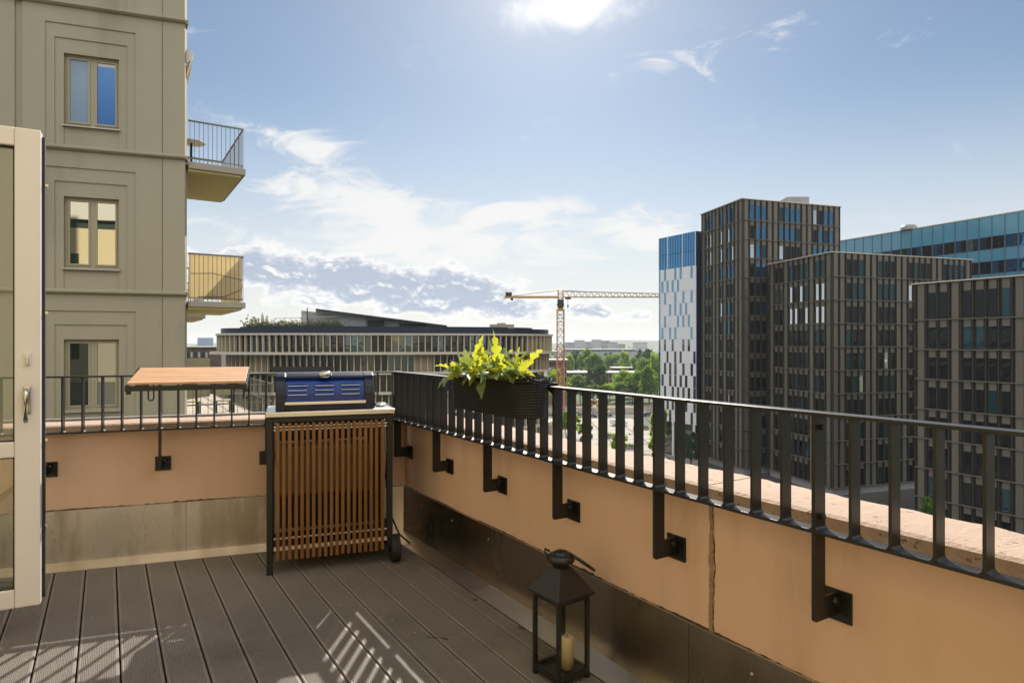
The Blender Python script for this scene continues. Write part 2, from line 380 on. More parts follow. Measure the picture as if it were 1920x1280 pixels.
def coping_run(fr, a0, a1, inn, out, endA=None, endB=None):
    """stone coping run; inner and outer edges a little worn. endA/endB are (inner, outer) plan points."""
    n = max(3, int(abs(a1-a0)/.05)); inner = []; outer = []
    for i in range(n+1):
        a = a0 + (a1-a0)*i/n
        ji = 0 if i in (0, n) else random.choice((0, 0, random.uniform(-.003, .003)))
        jo = 0 if i in (0, n) else random.uniform(-.011, .013)
        inner.append(fr(inn+ji, a)); outer.append(fr(out+jo, a))
    if endA: inner[0], outer[0] = endA
    if endB: inner[-1], outer[-1] = endB
    m = MB(); rings = []
    for i in range(n+1):
        (xi, yi), (xo, yo) = inner[i], outer[i]; dz = random.uniform(-.004, .003)
        mx, my = xi*.94+xo*.06, yi*.94+yo*.06
        rings.append([(xi, yi, ZC0), (xi, yi, ZC1-.007), (mx, my, ZC1), (xi*.05+xo*.95, yi*.05+yo*.95, ZC1+dz*.4), (xo, yo, ZC1-.010+dz), (xo, yo, ZC0)])
    return m.loft(rings)
cpi, cpo, cqi, cqo = 1.762, 2.03, 4.527, 4.79
coping_run(RW, JOINT+.004, CR(cpi, cqi)[0]*RDx+CR(cpi, cqi)[1]*RDy, cpi, cpo, None, (CR(cpi, cqi), CR(cpo, cqo))).build('coping', m_stone, rw)
coping_run(RW, -3.3, JOINT-.004, cpi, cpo).build('coping', m_stone, rw)
# steel upstand sheets, foot strips, torn sealant line, screws
BWq = lambda q, s_: BW(s_, q)
def sheet(root, fr, a0, a1, pl, foot_edge, foot0=None, foot1=None):
    p = MB(); q0 = fr(pl, a0); q1 = fr(pl, a1); r0 = fr(pl+.008, a0); r1 = fr(pl+.008, a1)
    p.prism([q0, q1, r1, r0] if fr is BWq else [q0, r0, r1, q1], .024, ZF)
    q1_, q2_ = fr(pl-.003, a0), fr(pl-.003, a1); lp = MB().prism([q1_, q2_, r1, r0] if fr is BWq else [q1_, r0, r1, q2_], ZF+.0005, ZF+.003)
    p_ = p.build('steel_sheet', m_steelsheet if fr is BWq else m_dimsheet, root)
    lp.build('highlight_lip', m_screw, p_)  # thin bright lip added to show a highlight along the top edge
def foot(root, A, B, A_, B_):
    f = MB(); dz = .004
    f.loft([[(*A, .026), (*A_, .0015), (*A_, -.004), (*A, .018)], [(*B, .026), (*B_, .0015), (*B_, -.004), (*B, .018)]])
    f.build('steel_foot_strip', m_footstrip, root)
def rs(p, q): x, y = CR(p, q); return x*RDx+y*RDy
def bs(p, q): x, y = CR(p, q); return x*BDx+y*BDy
sh = [-3.3, -1.05, .38, 1.62, 2.93, rs(FP, FQ)-.003]
for a, c_ in zip(sh, sh[1:]):
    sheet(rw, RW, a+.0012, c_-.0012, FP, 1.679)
for a, c_ in zip([-3.3, -.4, 1.10, 3.05], [-.4, 1.10, 3.05, None]):
    A = RW(FP, a+.001); A_ = RW(1.679, a+.001+.02)
    if c_ is None: B, B_ = CR(FP, FQ), CR(1.679, 4.455)
    else: B, B_ = RW(FP, c_-.001), RW(1.679, c_-.001+.02)
    foot(rw, A, B, A_, B_)
def torn(root, fr, a0, a1, pl):
    n = int((a1-a0)/.018); bot = []; top = []
    for i in range(n+1):
        a = a0+(a1-a0)*i/n
        bot.append((*fr(pl, a), ZF-.001)); top.append((*fr(pl, a), ZF+.005+.004*random.random()**2+.0025*sin(a*9)+(.008*random.random() if random.random() < .04 else 0)))
    m = MB()
    for i in range(n): m.add([bot[i], bot[i+1], top[i+1], top[i]], [(0, 1, 2, 3)])
    m.build('torn_sealant', m_seal, root)
torn(rw, RW, -3.3, rs(FP, FQ)-.01, WP-.0015)
def screws(root, fr, lst, pl, z=.27):
    for a in lst:
        x, y = fr(pl-.001, a); dx, dy = fr(pl-.005, a); m = MB()
        m.tube([(x, y, z), ((x+dx)/2, (y+dy)/2, z), (dx, dy, z)], [.006, .005, .0025], 8); m.build('screw', m_screw, root, smooth=True)
screws(rw, RW, [4.4, 3.95, 3.5, 3.06, 2.2, 1.35, .6], FP)
bw = wthing('parapet_wall', 'short tan rendered parapet behind the grill and the folding table', 'parapet wall', *BW(-.5, 4.66))
MB().prism([BW(-3.6, WQ), CR(WP, WQ), CR(1.99, 4.755), BW(-3.6, 4.755)], -.06, ZC0-.0005).build('wall', m_stucco, bw)
coping_run(lambda q, s: BW(s, q), -3.6, bs(cpi, cqi), cqi, cqo, None, (CR(cpi, cqi), CR(cpo, cqo))).build('coping', m_stone, bw)
MB().prism([BW(-3.6, 4.80), BW(bs(2.03, 4.80), 4.80), BW(bs(2.03, 4.86), 4.86), BW(-3.6, 4.86)], .70, .868).build('rear_kerb', mat('grey_lead_kerb', (.22, .21, .19), .6, vary=.15, vscale=6), bw)
shb = [-3.6, -2.2, -.62, .62, bs(FP, FQ)-.003]
for a, c_ in zip(shb, shb[1:]): sheet(bw, BWq, a+.0012, c_-.0012, FQ, 4.455)
for a, c_ in zip([-3.6, -1.9, .05], [-1.9, .05, None]):
    A, A_ = BW(a+.001, FQ), BW(a+.001, 4.453)
    if c_ is None: B, B_ = CR(FP, FQ), CR(1.679, 4.453)
    else: B, B_ = BW(c_-.001, FQ), BW(c_-.001, 4.453)
    foot(bw, A, B, A_, B_)
torn(bw, BWq, -3.6, bs(FP, FQ)-.01, WQ-.0015)
screws(bw, BWq, [-1.45, -.95, -.45, 1.1], FQ, .275)
pts = [(*BW(.86+.006*sin(i*.8)+.005*sin(i*2.1), WQ-.002), .36+i*.0115) for i in range(39)]
MB().tube(pts, [.002+.002*random.random() for _ in pts], 5).build('sealant_bead', m_seal, bw)

# ------------------------------------------------------------------ railings (flat bars)
ZR0, ZR1 = .822, 1.158
def bar_profile(w, z0, z1, fl=.013):
    pr = []
    for sgn, seq in ((1, 1), (-1, -1)):
        e = []
        for k in range(5):
            a = pi/2*k/4; e.append((w+fl*(1-sin(a)), fl*(1-cos(a))))     # at the foot: wide -> narrow
        left = [(x, z0+z) for x, z in e] + [(x, z1-z) for x, z in reversed(e)]
        pr += [(sgn*x, z) for x, z in (left if sgn > 0 else reversed(left))]
    return pr
def railing(root, axis, along, posts, plane, wallplane, half=.022):
    """axis 'x': rail runs along local x (rear), 'y': along local y (right)"""
    def B(m, prof, a, c0, c1):        # extrude profile (along, z) across the rail
        if axis == 'x': m.exty([(a+x, z) for x, z in prof], c0, c1)
        else: m.extx([(a-x, z) for x, z in prof], c0, c1)
    pr = bar_profile(.004, ZR0+.005, ZR1-.005)
    for a in along:
        if any(abs(a-p) < .02 for p in posts): continue
        m = MB(); B(m, pr, a, plane-half, plane+half); m.build('baluster', m_rail, root, bevel=.0012, seg=1)
    prp = bar_profile(.0055, ZR0+.005, ZR1-.005)
    for a in posts:
        m = MB(); B(m, prp, a, plane-half-.003, plane+half+.003)
        # arm below the bottom rail that turns to the wall
        arm = [(plane-half-.003, ZR0-.004), (plane-half-.003, .575), (plane-half+.004, .568), (wallplane-.007, .568), (wallplane-.007, .632), (plane+half+.003, .632), (plane+half+.003, ZR0-.004)]
        if axis == 'x': m.extx(arm, a-.0055, a+.0055)
        else: m.exty(arm, a-.0055, a+.0055)
        po = m.build('post', m_rail, root, bevel=.0012, seg=1)
        m = MB()
        if axis == 'x': m.box(a-.045, a+.045, wallplane-.007, wallplane-.0005, .548, .638)
        else: m.box(wallplane-.007, wallplane-.0005, a-.045, a+.045, .548, .638)
        m.build('wall_plate', m_rail, po, bevel=.001, seg=1)
        m = MB()
        if axis == 'x': m.tube([(a-.02, wallplane-.03, .613), (a-.012, wallplane-.03, .613), (a+.012, wallplane-.03, .613), (a+.02, wallplane-.03, .613)], [.009, .013, .013, .009], 8)
        else: m.tube([(wallplane-.03, a-.02, .613), (wallplane-.03, a-.012, .613), (wallplane-.03, a+.012, .613), (wallplane-.03, a+.02, .613)], [.009, .013, .013, .009], 8)
        m.build('clamp_bolt', m_rail, po)
        for dz in (.572, .612):
            for da in (-.028, .028):
                m = MB()
                if axis == 'x': m.tube([(a+da, wallplane-.007, dz), (a+da, wallplane-.014, dz)], .006, 6)
                else: m.tube([(wallplane-.007, a+da, dz), (wallplane-.014, a+da, dz)], .006, 6)
                m.build('bolt', m_rail, po)
rr = wthing('railing', 'long dark flat bar railing running along the parapet in front of the towers', 'railing', *RW(RP, 2.0), .82)
hw = .024
for z0, z1, nm in ((ZR0-.005, ZR0+.005, 'bottom_rail'), (ZR1-.010, ZR1, 'top_rail')):
    MB().prism([RW(RP-hw, -3.2), RW(RP+hw, -3.2), CR(RP+hw, RQ+hw), CR(RP-hw, RQ-hw)], z0, z1).build(nm, m_rail, rr, bevel=.0015)
# balusters are modelled in the run's own frame, so the group of bars gets that frame through each mesh
_orig_pt = MB.pt
FRAME = [None]
def _pt(s, p):
    if s.fr is None and FRAME[0]:
        a = FRAME[0]
        if callable(a): return a(p)
        return (p[0]*cos(a)-p[1]*sin(a), p[0]*sin(a)+p[1]*cos(a), p[2])
    return _orig_pt(s, p)
MB.pt = _pt
FRAME[0] = A1
sp = .62; s_posts = [1.065+sp*k for k in range(-6, 6)]
bars = [1.065+sp/6*k for k in range(-38, 31)]
s_end = rs(RP, RQ)-.05
railing(rr, 'y', [b_ for b_ in bars if b_ < s_end+.02], [p for p in s_posts if p < s_end+.06], RP, WP)
for z in (.865, 1.115):                                        # splice bolts on the panel joint
    for dx in (-.0, ):
        MB().tube([(RP, 1.065-.018, z), (RP, 1.065+.018, z)], .0085, 8).build('splice_bolt', m_rail, rr)
FRAME[0] = None
br = wthing('railing', 'shorter dark bar railing carrying the folding table, facing the neighbouring house', 'railing', *BW(-.5, RQ), .82)
for z0, z1, nm in ((ZR0-.005, ZR0+.005, 'bottom_rail'), (ZR1-.010, ZR1, 'top_rail')):
    MB().prism([BW(-3.55, RQ-hw), CR(RP-hw, RQ-hw), CR(RP+hw, RQ+hw), BW(-3.55, RQ+hw)], z0, z1).build(nm, m_rail, br, bevel=.0015)
FRAME[0] = A2
bspc = .612; b_posts = [-.752+bspc*k for k in range(-4, 4)]
b_end = bs(RP, RQ)
railing(br, 'x', [-.752+bspc/6*k for k in range(-27, 30) if -.752+bspc/6*k < b_end-.03], [p for p in b_posts if p < b_end-.02], RQ, WQ)
FRAME[0] = None

# ------------------------------------------------------------------ grill
gx, gq = -.123, 3.985
gr = bthing('grill', 'navy blue hooded barbecue on a black frame with slatted teak front', 'grill', gx+.365, gq+.2)
OFF[gr.name] = (.365, .2, 0)          # local x 0..0.73 along the front, y 0 front .. 0.42 rear
W, D = .73, .42
fr = MB()
for x, y, zb in ((0, 0, 0), (W-.035, 0, .1), (0, D-.035, 0), (W-.035, D-.035, .1)):
    MB().box(x, x+.035, y, y+.035, zb, .918).build('leg', m_gframe, gr, bevel=.003)
for b_ in ((.035, W-.035, .002, .03, .888, .917), (.035, W-.035, D-.03, D-.002, .888, .917), (.003, .03, .035, D-.035, .888, .917), (W-.03, W-.003, .035, D-.035, .888, .917),
           (.003, .03, .035, D-.035, .10, .125), (W-.03, W-.003, .035, D-.035, .10, .125), (.035, W-.035, D-.03, D-.008, .10, .125)): MB().box(*b_).build('frame_bar', m_gframe, gr, bevel=.002)
MB().box(-.006, W+.012, -.012, D+.01, .919, .95).build('worktop', m_shelf, gr, bevel=.004)
sl_ = MB()
for i in range(19):
    x = .052 + i*.0335; dx = random.uniform(-.0015, .0015)
    sl_.box(x+dx, x+.0195+dx, -.014, .0, .085+random.uniform(-.002, .002), .882)
sl_.build('slatted_front', m_teak, gr, bevel=.0015, seg=1)
m_alu = mat('pale_aluminium', (.75, .66, .56), .4, .15)
for z, h in ((.840, .008), (.858, .008), (.205, .008), (.138, .022)):
    MB().box(.04, W-.036, .0005, .012, z, z+h).build('cross_rail', m_alu, gr)
MB().box(.04, W-.04, .035, D-.04, .128, .142).build('lower_shelf', m_gframe, gr)
MB().box(.05, .60, .045, D-.06, .44, .74).build('firebox', m_firebox, gr, bevel=.02)
MB().box(.10, .58, .06, D-.05, .425, .437).build('drip_tray', m_gframe, gr, bevel=.004)
MB().box(.06, W-.06, D-.028, D-.02, .16, .86).build('back_panel', m_gframe, gr)
for y in (.0, D-.035):
    wz = .082
    w_ = MB()
    for k in range(1): w_.tube([(W-.012, y+.0175, wz), (W+.044, y+.0175, wz)], .082, 24)
    wo_ = w_.build('wheel', m_tyre, gr, bevel=.006)
    MB().tube([(W+.0445, y+.0175, wz), (W+.05, y+.0175, wz)], .03, 16).build('hub', m_gframe, wo_)
# hood
HX0, HX1 = .048, .628
prof = [(.045, .952), (.046, 1.0), (.052, 1.05), (.066, 1.09), (.09, 1.125), (.125, 1.152), (.17, 1.168), (.23, 1.172), (.29, 1.160), (.34, 1.13), (.375, 1.08), (.39, 1.02), (.393, .952)]
def scaled(pf, d): 
    cy, cz = .22, .99
    return [(y+(d if y < cy else -d)*min(1, abs(y-cy)/.1), z-(d*max(0, (z-1.0)/.17))) for y, z in pf]
MB().extx(prof, HX0, HX0+.058).build('hood_end', m_navy, gr, bevel=.004)
MB().extx(prof, HX1-.062, HX1).build('hood_end', m_navy, gr, bevel=.004)
lid = MB().extx(scaled(prof, .010), HX0+.056, HX1-.06).build('hood', m_blue, gr, smooth=False, bevel=.004, seg=2)
bar_ = MB().extx([(y, z) for y, z in prof[:2]] + [(.053, 1.0), (.053, .952)], HX0+.0575, HX1-.0615); 
MB().extx([(.045, .953), (.0455, .985), (.06, .985), (.06, .953)], HX0+.0585, HX1-.0625).build('hood_skirt', m_navy, gr, bevel=.001)
MB().extx([(.108, 1.140), (.125, 1.152), (.17, 1.168), (.23, 1.172), (.23, 1.15), (.17, 1.148), (.13, 1.138)], HX0+.0585, HX1-.0625).build('hood_crown', m_navy, gr)
MB().box(HX0+.052, HX1-.056, .033, .0445, .986, 1.002).build('hood_strip', m_chrome, gr, bevel=.002)
import bisect
def hy(z):
    pf = scaled(prof, .010)[:7]
    for (ya, za), (yb, zb) in zip(pf, pf[1:]):
        if za <= z <= zb: return ya+(yb-ya)*(z-za)/(zb-za)
    return pf[-1][0]
for i in range(3):
    for j in range(3):
        x0 = HX0+.068+.155*i; z0 = 1.042+.026*j; l_ = .112 if j < 2 else .118
        y0 = hy(z0); y1 = hy(z0+.011)
        lo = MB(); lo.loft([[(x0-.004, y0-.0005, z0), (x0+.006, y0-.008, z0+.001), (x0+.012, y1-.0005, z0+.011)], [(x0+l_+.004, y0-.0005, z0), (x0+l_-.006, y0-.008, z0+.001), (x0+l_-.012, y1-.0005, z0+.011)]])
        lv = lo.build('vent_louvre', m_blue, lid)
        MB().box(x0+.002, x0+l_-.002, y0-.0105, y0-.0075, z0-.001, z0+.0035).build('vent_glint', m_glint, lv)  # painted sky glint along the louvre edge
ell = MB(); n = 20
ell.loft([[(HX0+.285+.038*r*cos(2*pi*k/n), .105+.024*r*sin(2*pi*k/n), 1.160+z) for k in range(n)] for r, z in ((1, -.02), (1, .006), (.93, .014), (.7, .019), (.3, .0215), (.02, .022))])
ell.build('thermometer', m_chrome, gr, smooth=True)
MB().box(W-.092, W-.03, .10, .30, .9505, .9535).build('burner_plate', m_gframe, gr, bevel=.001)
for y in (.14, .24): MB().lathe([(.026, .954), (.026, .962), (.018, .965), (.001, .966)], 16, (W-.06, y)).build('burner_ring', m_chrome, gr, smooth=True)
pts = [(W-.02+.02*sin(k*.5), .43-.01*k*.3, .30-.02*k) for k in range(12)]
MB().tube([(W+.01, .40, .90), (W+.03, .42, .7), (W+.015, .41, .45), (W+.04, .40, .2), (W+.10, .36, .06), (W+.16, .30, .012)], .006, 8).build('hose', m_tyre, gr, smooth=True)

# ------------------------------------------------------------------ folding table on the railing
tb = bthing('folding_table', 'small teak slat table folded up on the railing beside the grill', 'table', -.549, 4.42, 1.1)
OFF[tb.name] = (-.549, 4.42, 1.1)
T0, T1 = -.857, -.243; QF, QB = 4.09, 4.44; ZTF, ZTB = 1.130, 1.203
tp = MB(); n = 6
for i in range(n):
    f0 = i/n+.008; f1 = (i+1)/n-.010
    q0, q1 = QF+(QB-QF)*f0, QF+(QB-QF)*f1; z0, z1 = ZTF+(ZTB-ZTF)*f0, ZTF+(ZTB-ZTF)*f1
    tp.loft([[(T0, q0, z0-.014), (T0, q1, z1-.014), (T0, q1, z1), (T0, q0, z0)], [(T1, q0, z0-.014), (T1, q1, z1-.014), (T1, q1, z1), (T1, q0, z0)]])
tp.build('tabletop', m_teaktop, tb, bevel=.002, seg=1)
for s_ in (T0+.07, -.55, T1-.07):
    MB().loft([[(s_-.03, QF+.01, ZTF-.030), (s_-.03, QB-.01, ZTB-.030), (s_-.03, QB-.01, ZTB-.016), (s_-.03, QF+.01, ZTF-.016)], [(s_+.03, QF+.01, ZTF-.030), (s_+.03, QB-.01, ZTB-.030), (s_+.03, QB-.01, ZTB-.016), (s_+.03, QF+.01, ZTF-.016)]]).build('batten', m_teak, tb)
MB().box(T0-.008, T1+.008, QF-.012, QF+.0, ZTF-.047, ZTF-.018).build('front_bar', m_rail, tb, bevel=.001)
for s_ in (T0-.008, T1+.004):
    MB().loft([[(s_, QF, ZTF-.047), (s_, QB, ZTB-.03), (s_, QB, ZTB+.004), (s_, QF, ZTF-.018)], [(s_+.005, QF, ZTF-.047), (s_+.005, QB, ZTB-.03), (s_+.005, QB, ZTB+.004), (s_+.005, QF, ZTF-.018)]]).build('side_bar', m_chrome if s_ > -.5 else m_rail, tb)
for s_ in (T0-.004, T1-.012): MB().box(s_, s_+.022, QF+.001, QF+.02, ZTF-.065, ZTF-.046).build('corner_foot', m_rail, tb)
for s_ in (T0+.115, T1+.002):
    pl_ = [(s_+.014*cos(2*pi*k/20), QF+.03+.0, 1.062+ (.022 if sin(2*pi*k/20) > 0 else -.022)+.014*sin(2*pi*k/20)) for k in range(20)]
    MB().tube(pl_, .0045, 6, closed=True).build('slotted_hook', m_rail, tb)
    MB().tube([(s_, QF+.03, 1.09), (s_, QF+.2, 1.13), (s_, RQ, 1.163), (s_, RQ+.03, 1.165), (s_, RQ+.034, 1.12)], .005, 6).build('hanger', m_rail, tb)

# ------------------------------------------------------------------ planter and fern
pln = rthing('planter', 'black ribbed rounded planter hung on the railing, full of fern', 'planter', 1.57, 2.655, 1.02)
def stadium(cp, s0, s1, r, n=12):
    pts = []
    for k in range(n+1): a = pi+pi*k/n; pts.append((cp+r*cos(a), s0+r+r*sin(a)))
    for k in range(n+1): a = pi*k/n; pts.append((cp+r*cos(a), s1-r+r*sin(a)))
    return pts
rings = []; zs = 1.022
for k in range(13):
    z = 1.022 + .150*k/12
    for dz, dr in ((0, 0), (.0035, .002), (.009, .002), (.0125, 0)):
        if z+dz < 1.178: rings.append((z+dz, dr+.006*k/12))
rg = [[(x, y, z) for x, y in stadium(1.59, 2.30-d, 3.01+d, .082+d)] for z, d in rings]
rg += [[(x, y, z) for x, y in stadium(1.59, 2.30-d, 3.01+d, .082+d)] for z, d in ((1.180, .012), (1.188, .013), (1.190, .009), (1.188, .001), (1.16, -.002))]
MB().loft(rg).build('body', m_planter, pln, smooth=False)
MB().prism(stadium(1.59, 2.305, 3.005, .077), 1.158, 1.166).build('soil', m_soil, pln)
for s_ in (2.36, 2.94):
    MB().loft([[(1.655, s_-.012, 1.13), (1.668, s_-.012, 1.13), (1.668, s_-.012, 1.172), (1.735, s_-.012, 1.172), (1.735, s_-.012, 1.11), (1.731, s_-.012, 1.11), (1.731, s_-.012, 1.168), (1.672, s_-.012, 1.168), (1.672, s_-.012, 1.176), (1.655, s_-.012, 1.176)],
               [(1.655, s_+.012, 1.13), (1.668, s_+.012, 1.13), (1.668, s_+.012, 1.172), (1.735, s_+.012, 1.172), (1.735, s_+.012, 1.11), (1.731, s_+.012, 1.11), (1.731, s_+.012, 1.168), (1.672, s_+.012, 1.168), (1.672, s_+.012, 1.176), (1.655, s_+.012, 1.176)]]).build('hook', m_rail, pln)
fe = thing('fern', 'bright lobed fern with yellow green and bluish fronds growing in the black planter', 'fern', (*RW(1.57, 2.8), 1.166))
fx, fy = RW(1.57, 2.8); OFF[fe.name] = (fx, fy, 1.166)
def frond(base, tip, bend, w, lobes, material, twist=0.0, start=.22, fold=.25):
    b0, t0 = Vector(base), Vector(tip); mid = (b0+t0)/2 + Vector(bend)
    n = 34; P = []
    for i in range(n+1):
        t = i/n; P.append(b0*(1-t)**2 + mid*2*t*(1-t) + t0*t*t)
    m = MB(); Lr = []; ctr = []
    for i in range(n+1):
        t = i/n; tan_ = (P[min(i+1, n)]-P[max(i-1, 0)]).normalized()
        side = tan_.cross(Vector((0, 0, 1)))
        if side.length < .05: side = Vector((1, 0, 0))
        side.normalize(); nor = side.cross(tan_)
        ca, sa = cos(twist+t*.5), sin(twist+t*.5); sd_ = side*ca + nor*sa; nr = nor*ca - side*sa
        if t < start: hw_ = .0016
        else:
            u = (t-start)/(1-start)
            env = (min(1, u*5))*(1-u**3.0)
            lob = .16+.84*abs(sin(pi*(u*lobes)))**.8 if u < .84 else .62
            hw_ = .002 + w*env*lob
        fwd = tan_*hw_*.35
        wv = .10*hw_*sin(i*1.7)
        Lr.append((P[i]-sd_*hw_+nr*(hw_*fold+wv)+fwd, P[i], P[i]+sd_*hw_+nr*(hw_*fold-wv)+fwd))
    vs = [tuple(q) for tri in Lr for q in tri]; fs = []
    for i in range(n):
        a, b_ = 3*i, 3*(i+1); fs += [(a, a+1, b_+1, b_), (a+1, a+2, b_+2, b_+1)]
    m.add(vs, fs); o = m.build('frond', material, fe, smooth=True); return o
rf = random.Random(11)
tips = [(924, 616, 3.0, 5), (906, 628, 3.05, 4), (944, 652, 2.95, 5), (974, 650, 2.85, 4), (988, 676, 2.8, 4), (856, 642, 3.05, 1), (848, 678, 3.1, 3), (822, 728, 3.12, 6),
        (832, 698, 3.0, 4), (903, 748, 2.80, 1), (868, 722, 2.95, 3), (985, 708, 2.68, 2), (1004, 706, 2.66, 1), (957, 716, 2.76, 3), (936, 640, 3.1, 3), (894, 646, 2.95, 2),
        (876, 660, 2.9, 2), (975, 692, 2.75, 3), (920, 690, 2.8, 3), (888, 690, 2.85, 2), (948, 700, 2.75, 3), (962, 676, 2.9, 3), (915, 655, 3.15, 3), (860, 700, 3.2, 3), (880, 712, 2.9, 2), (932, 712, 2.75, 2),
        (905, 705, 2.85, 4), (842, 712, 3.0, 4), (952, 668, 3.1, 3)]
tips += [(px+rf.uniform(-22, 14), py+rf.uniform(6, 34), d+rf.uniform(-.1, .1), rf.choice((4, 5, 6))) for px, py, d, lb in tips if py < 700]
for i, (px, py, d, lb) in enumerate(tips):
    tx, ty = at(px, d); tz = zz(py, d)
    sb_ = rf.uniform(2.55, 2.98); bx, by = RW(1.57+rf.uniform(-.04, .04), sb_)
    # root near below the tip
    best = min((abs((RW(1.57, s_)[0]-tx)) + .3*abs(RW(1.57, s_)[1]-ty), s_) for s_ in [2.5+.03*k for k in range(18)])[1]
    bx, by = RW(1.57+rf.uniform(-.05, .05), best+rf.uniform(-.08, .08))
    frond((bx, by, 1.162), (tx, ty, tz), (rf.uniform(-.03, .03), rf.uniform(-.03, .03), .07 if tz < 1.22 else rf.uniform(.0, .05)), rf.uniform(.024, .036) if lb > 1 else .026,
          lb, m_fern2 if i % 3 == 2 else m_fern, rf.uniform(-1.1, 1.1), .3 if lb < 5 else .2)
for i in range(40):
    s_ = rf.uniform(2.42, 3.0); bx, by = RW(1.57+rf.uniform(-.05, .05), s_); a = rf.uniform(0, 2*pi); l_ = rf.uniform(.08, .19)
    frond((bx, by, 1.162), (bx+l_*cos(a)*.8, by+l_*sin(a)*.6, 1.18+rf.uniform(.02, .15)), (0, 0, .05), rf.uniform(.020, .034), rf.choice((2, 3, 3, 4)), m_fern if i % 3 else m_fern2, rf.uniform(-1, 1), .3)
pts = []
for k in range(150):
    a = k*.42; s_ = 2.30+.075*sin(k*.11)+.05*cos(a); p_ = 1.56+.05*sin(a)+.012*sin(k*.7)
    pts.append((*RW(p_, s_), 1.19+.012*sin(k*.9)+.012+.01*sin(k*.33)))
tw = MB().tube(pts, .0022, 5).build('cable_coil', m_tyre)
tag(tw, 'tangle of thin dark wire lying on the planter rim beside the fern', 'wire')

# ------------------------------------------------------------------ lantern and candle
LX, LY = .200, 2.612
la = thing('lantern', 'black metal candle lantern with glass sides standing on the deck', 'lantern', (LX, LY, 0), R(36))
h = .083
fr = MB()
for sx_ in (-1, 1):
    for sy_ in (-1, 1):
        a = h-.016; fr = MB().box(min(sx_*a, sx_*h), max(sx_*a, sx_*h), min(sy_*a, sy_*h), max(sy_*a, sy_*h), .0, .333)
        fr.build('corner_post', m_lantern, la, bevel=.0015)
MB().box(-h+.001, h-.001, -h+.001, h-.001, .016, .03).build('base_tray', m_lantern, la, bevel=.002)
for z0, z1 in ((.0305, .044), (.318, .333)):
    m = MB()
    for s_ in (-1, 1):
        y0, y1 = sorted((s_*(h-.013), s_*(h-.003))); m.box(-h+.016, h-.016, y0, y1, z0, z1); m.box(y0, y1, -h+.016, h-.016, z0, z1)
    m.build('frame_rim', m_lantern, la)
for s_ in (-1, 1):
    y0, y1 = sorted((s_*(h-.009), s_*(h-.007)))
    MB().box(-h+.016, h-.016, y0, y1, .044, .318).build('glass_pane', m_lampglass, la)
    MB().box(y0, y1, -h+.016, h-.016, .044, .318).build('glass_pane', m_lampglass, la)
def sq(r, z): return [(-r, -r, z), (r, -r, z), (r, r, z), (-r, r, z)]
rf_ = MB().loft([sq(.092, .334), sq(.097, .338), sq(.097, .346), sq(.030, .444), sq(.024, .444)]).build('roof', m_lantern, la, bevel=.0015)
MB().lathe([(.033, .440), (.034, .452), (.040, .458), (.055, .466), (.059, .476), (.056, .487), (.045, .494), (.034, .496), (.032, .501), (.022, .506), (.001, .508)], 28).build('cap', m_lantern, la, smooth=True)
ring = []
for k in range(28):
    a = 2*pi*k/28; r_ = .052
    ring.append((.066+.040*cos(a)+.012*sin(a), -.058-.026*cos(a)+.028*sin(a), .462-.034*cos(a)-.006*sin(a)))
MB().tube(ring, .005, 8, closed=True).build('ring_handle', m_lantern, la, smooth=True)
MB().tube([(-.035, .03, .48), (-.05, .045, .50), (-.045, .05, .51), (-.03, .035, .50)], .005, 8).build('ring_lug', m_lantern, la, smooth=True)
ca_ = MB().lathe([(.026, .030), (.026, .150), (.0245, .156), (.020, .160), (.010, .157), (.001, .156)], 24).build('candle', m_candle, None, smooth=True, loc=(LX+.026, LY-.004, .0005))
tag(ca_, 'cream pillar candle standing inside the black lantern', 'candle')
MB().tube([(0, 0, .155), (.001, .0, .168)], .0012, 5).build('wick', m_tyre, ca_)
# twig on the deck
tx, ty = at(800, 2.94)
pts = [(tx+.10*k/9, ty-.018*(k/9)**2+.002*sin(k*2), .004) for k in range(10)]
tg = MB().tube(pts, [.0012+.0014*(k > 6) for k in range(10)], 5).build('twig', m_seal); tag(tg, 'thin dark dry twig lying on the deck boards left of the lantern', 'twig')

# ------------------------------------------------------------------ open glazed door
dx, dy = -2.205, 3.0; DA = atan2(.480, .877)
dr = thing('glazed_door', 'tall open balcony door with white frame, two panes and steel handle', 'door', (dx, dy, .14), DA)
DW, DZ0, DZ1 = 1.0, .0, 2.20
def dz_(py): return zz(py, 3.0)-.14
m_ = MB()
MB().box(-.097, 0, -.035, .035, DZ0, DZ1).build('stile', m_pvc, dr, bevel=.006)
MB().box(-DW, -DW+.097, -.035, .035, DZ0, DZ1).build('stile', m_pvc, dr, bevel=.006)
MB().box(-DW+.0975, -.0975, -.034, .034, DZ0, .085).build('bottom_rail', m_pvc, dr, bevel=.006)
MB().box(-DW+.0975, -.0975, -.034, .034, DZ1-.085, DZ1).build('top_rail', m_pvc, dr, bevel=.006)
zm = dz_(838)
MB().box(-DW+.0975, -.0975, -.034, .034, zm-.036, zm+.036).build('middle_rail', m_pvc, dr, bevel=.006)
for z0, z1 in ((.0855, zm-.0365), (zm+.0365, DZ1-.0855)):
    MB().box(-DW+.098, -.098, -.006, .006, z0, z1).build('pane', m_doorglass, dr)
    g_ = MB()
    g_.box(-.104, -.098, -.02, .02, z0, z1); g_.box(-DW+.098, -DW+.104, -.02, .02, z0, z1); g_.box(-DW+.104, -.104, -.02, .02, z0, z0+.005); g_.box(-DW+.104, -.104, -.02, .02, z1-.005, z1)
    g_.build('glazing_bead', m_gasket, dr)
MB().box(.0005, .011, .012, .034, .02, DZ1-.02).build('seal', m_gasket, dr)
for z in (.35, .75, 1.35, 1.95): MB().box(.0112, .022, .016, .03, z, z+.012).build('latch_stud', m_chrome, dr)
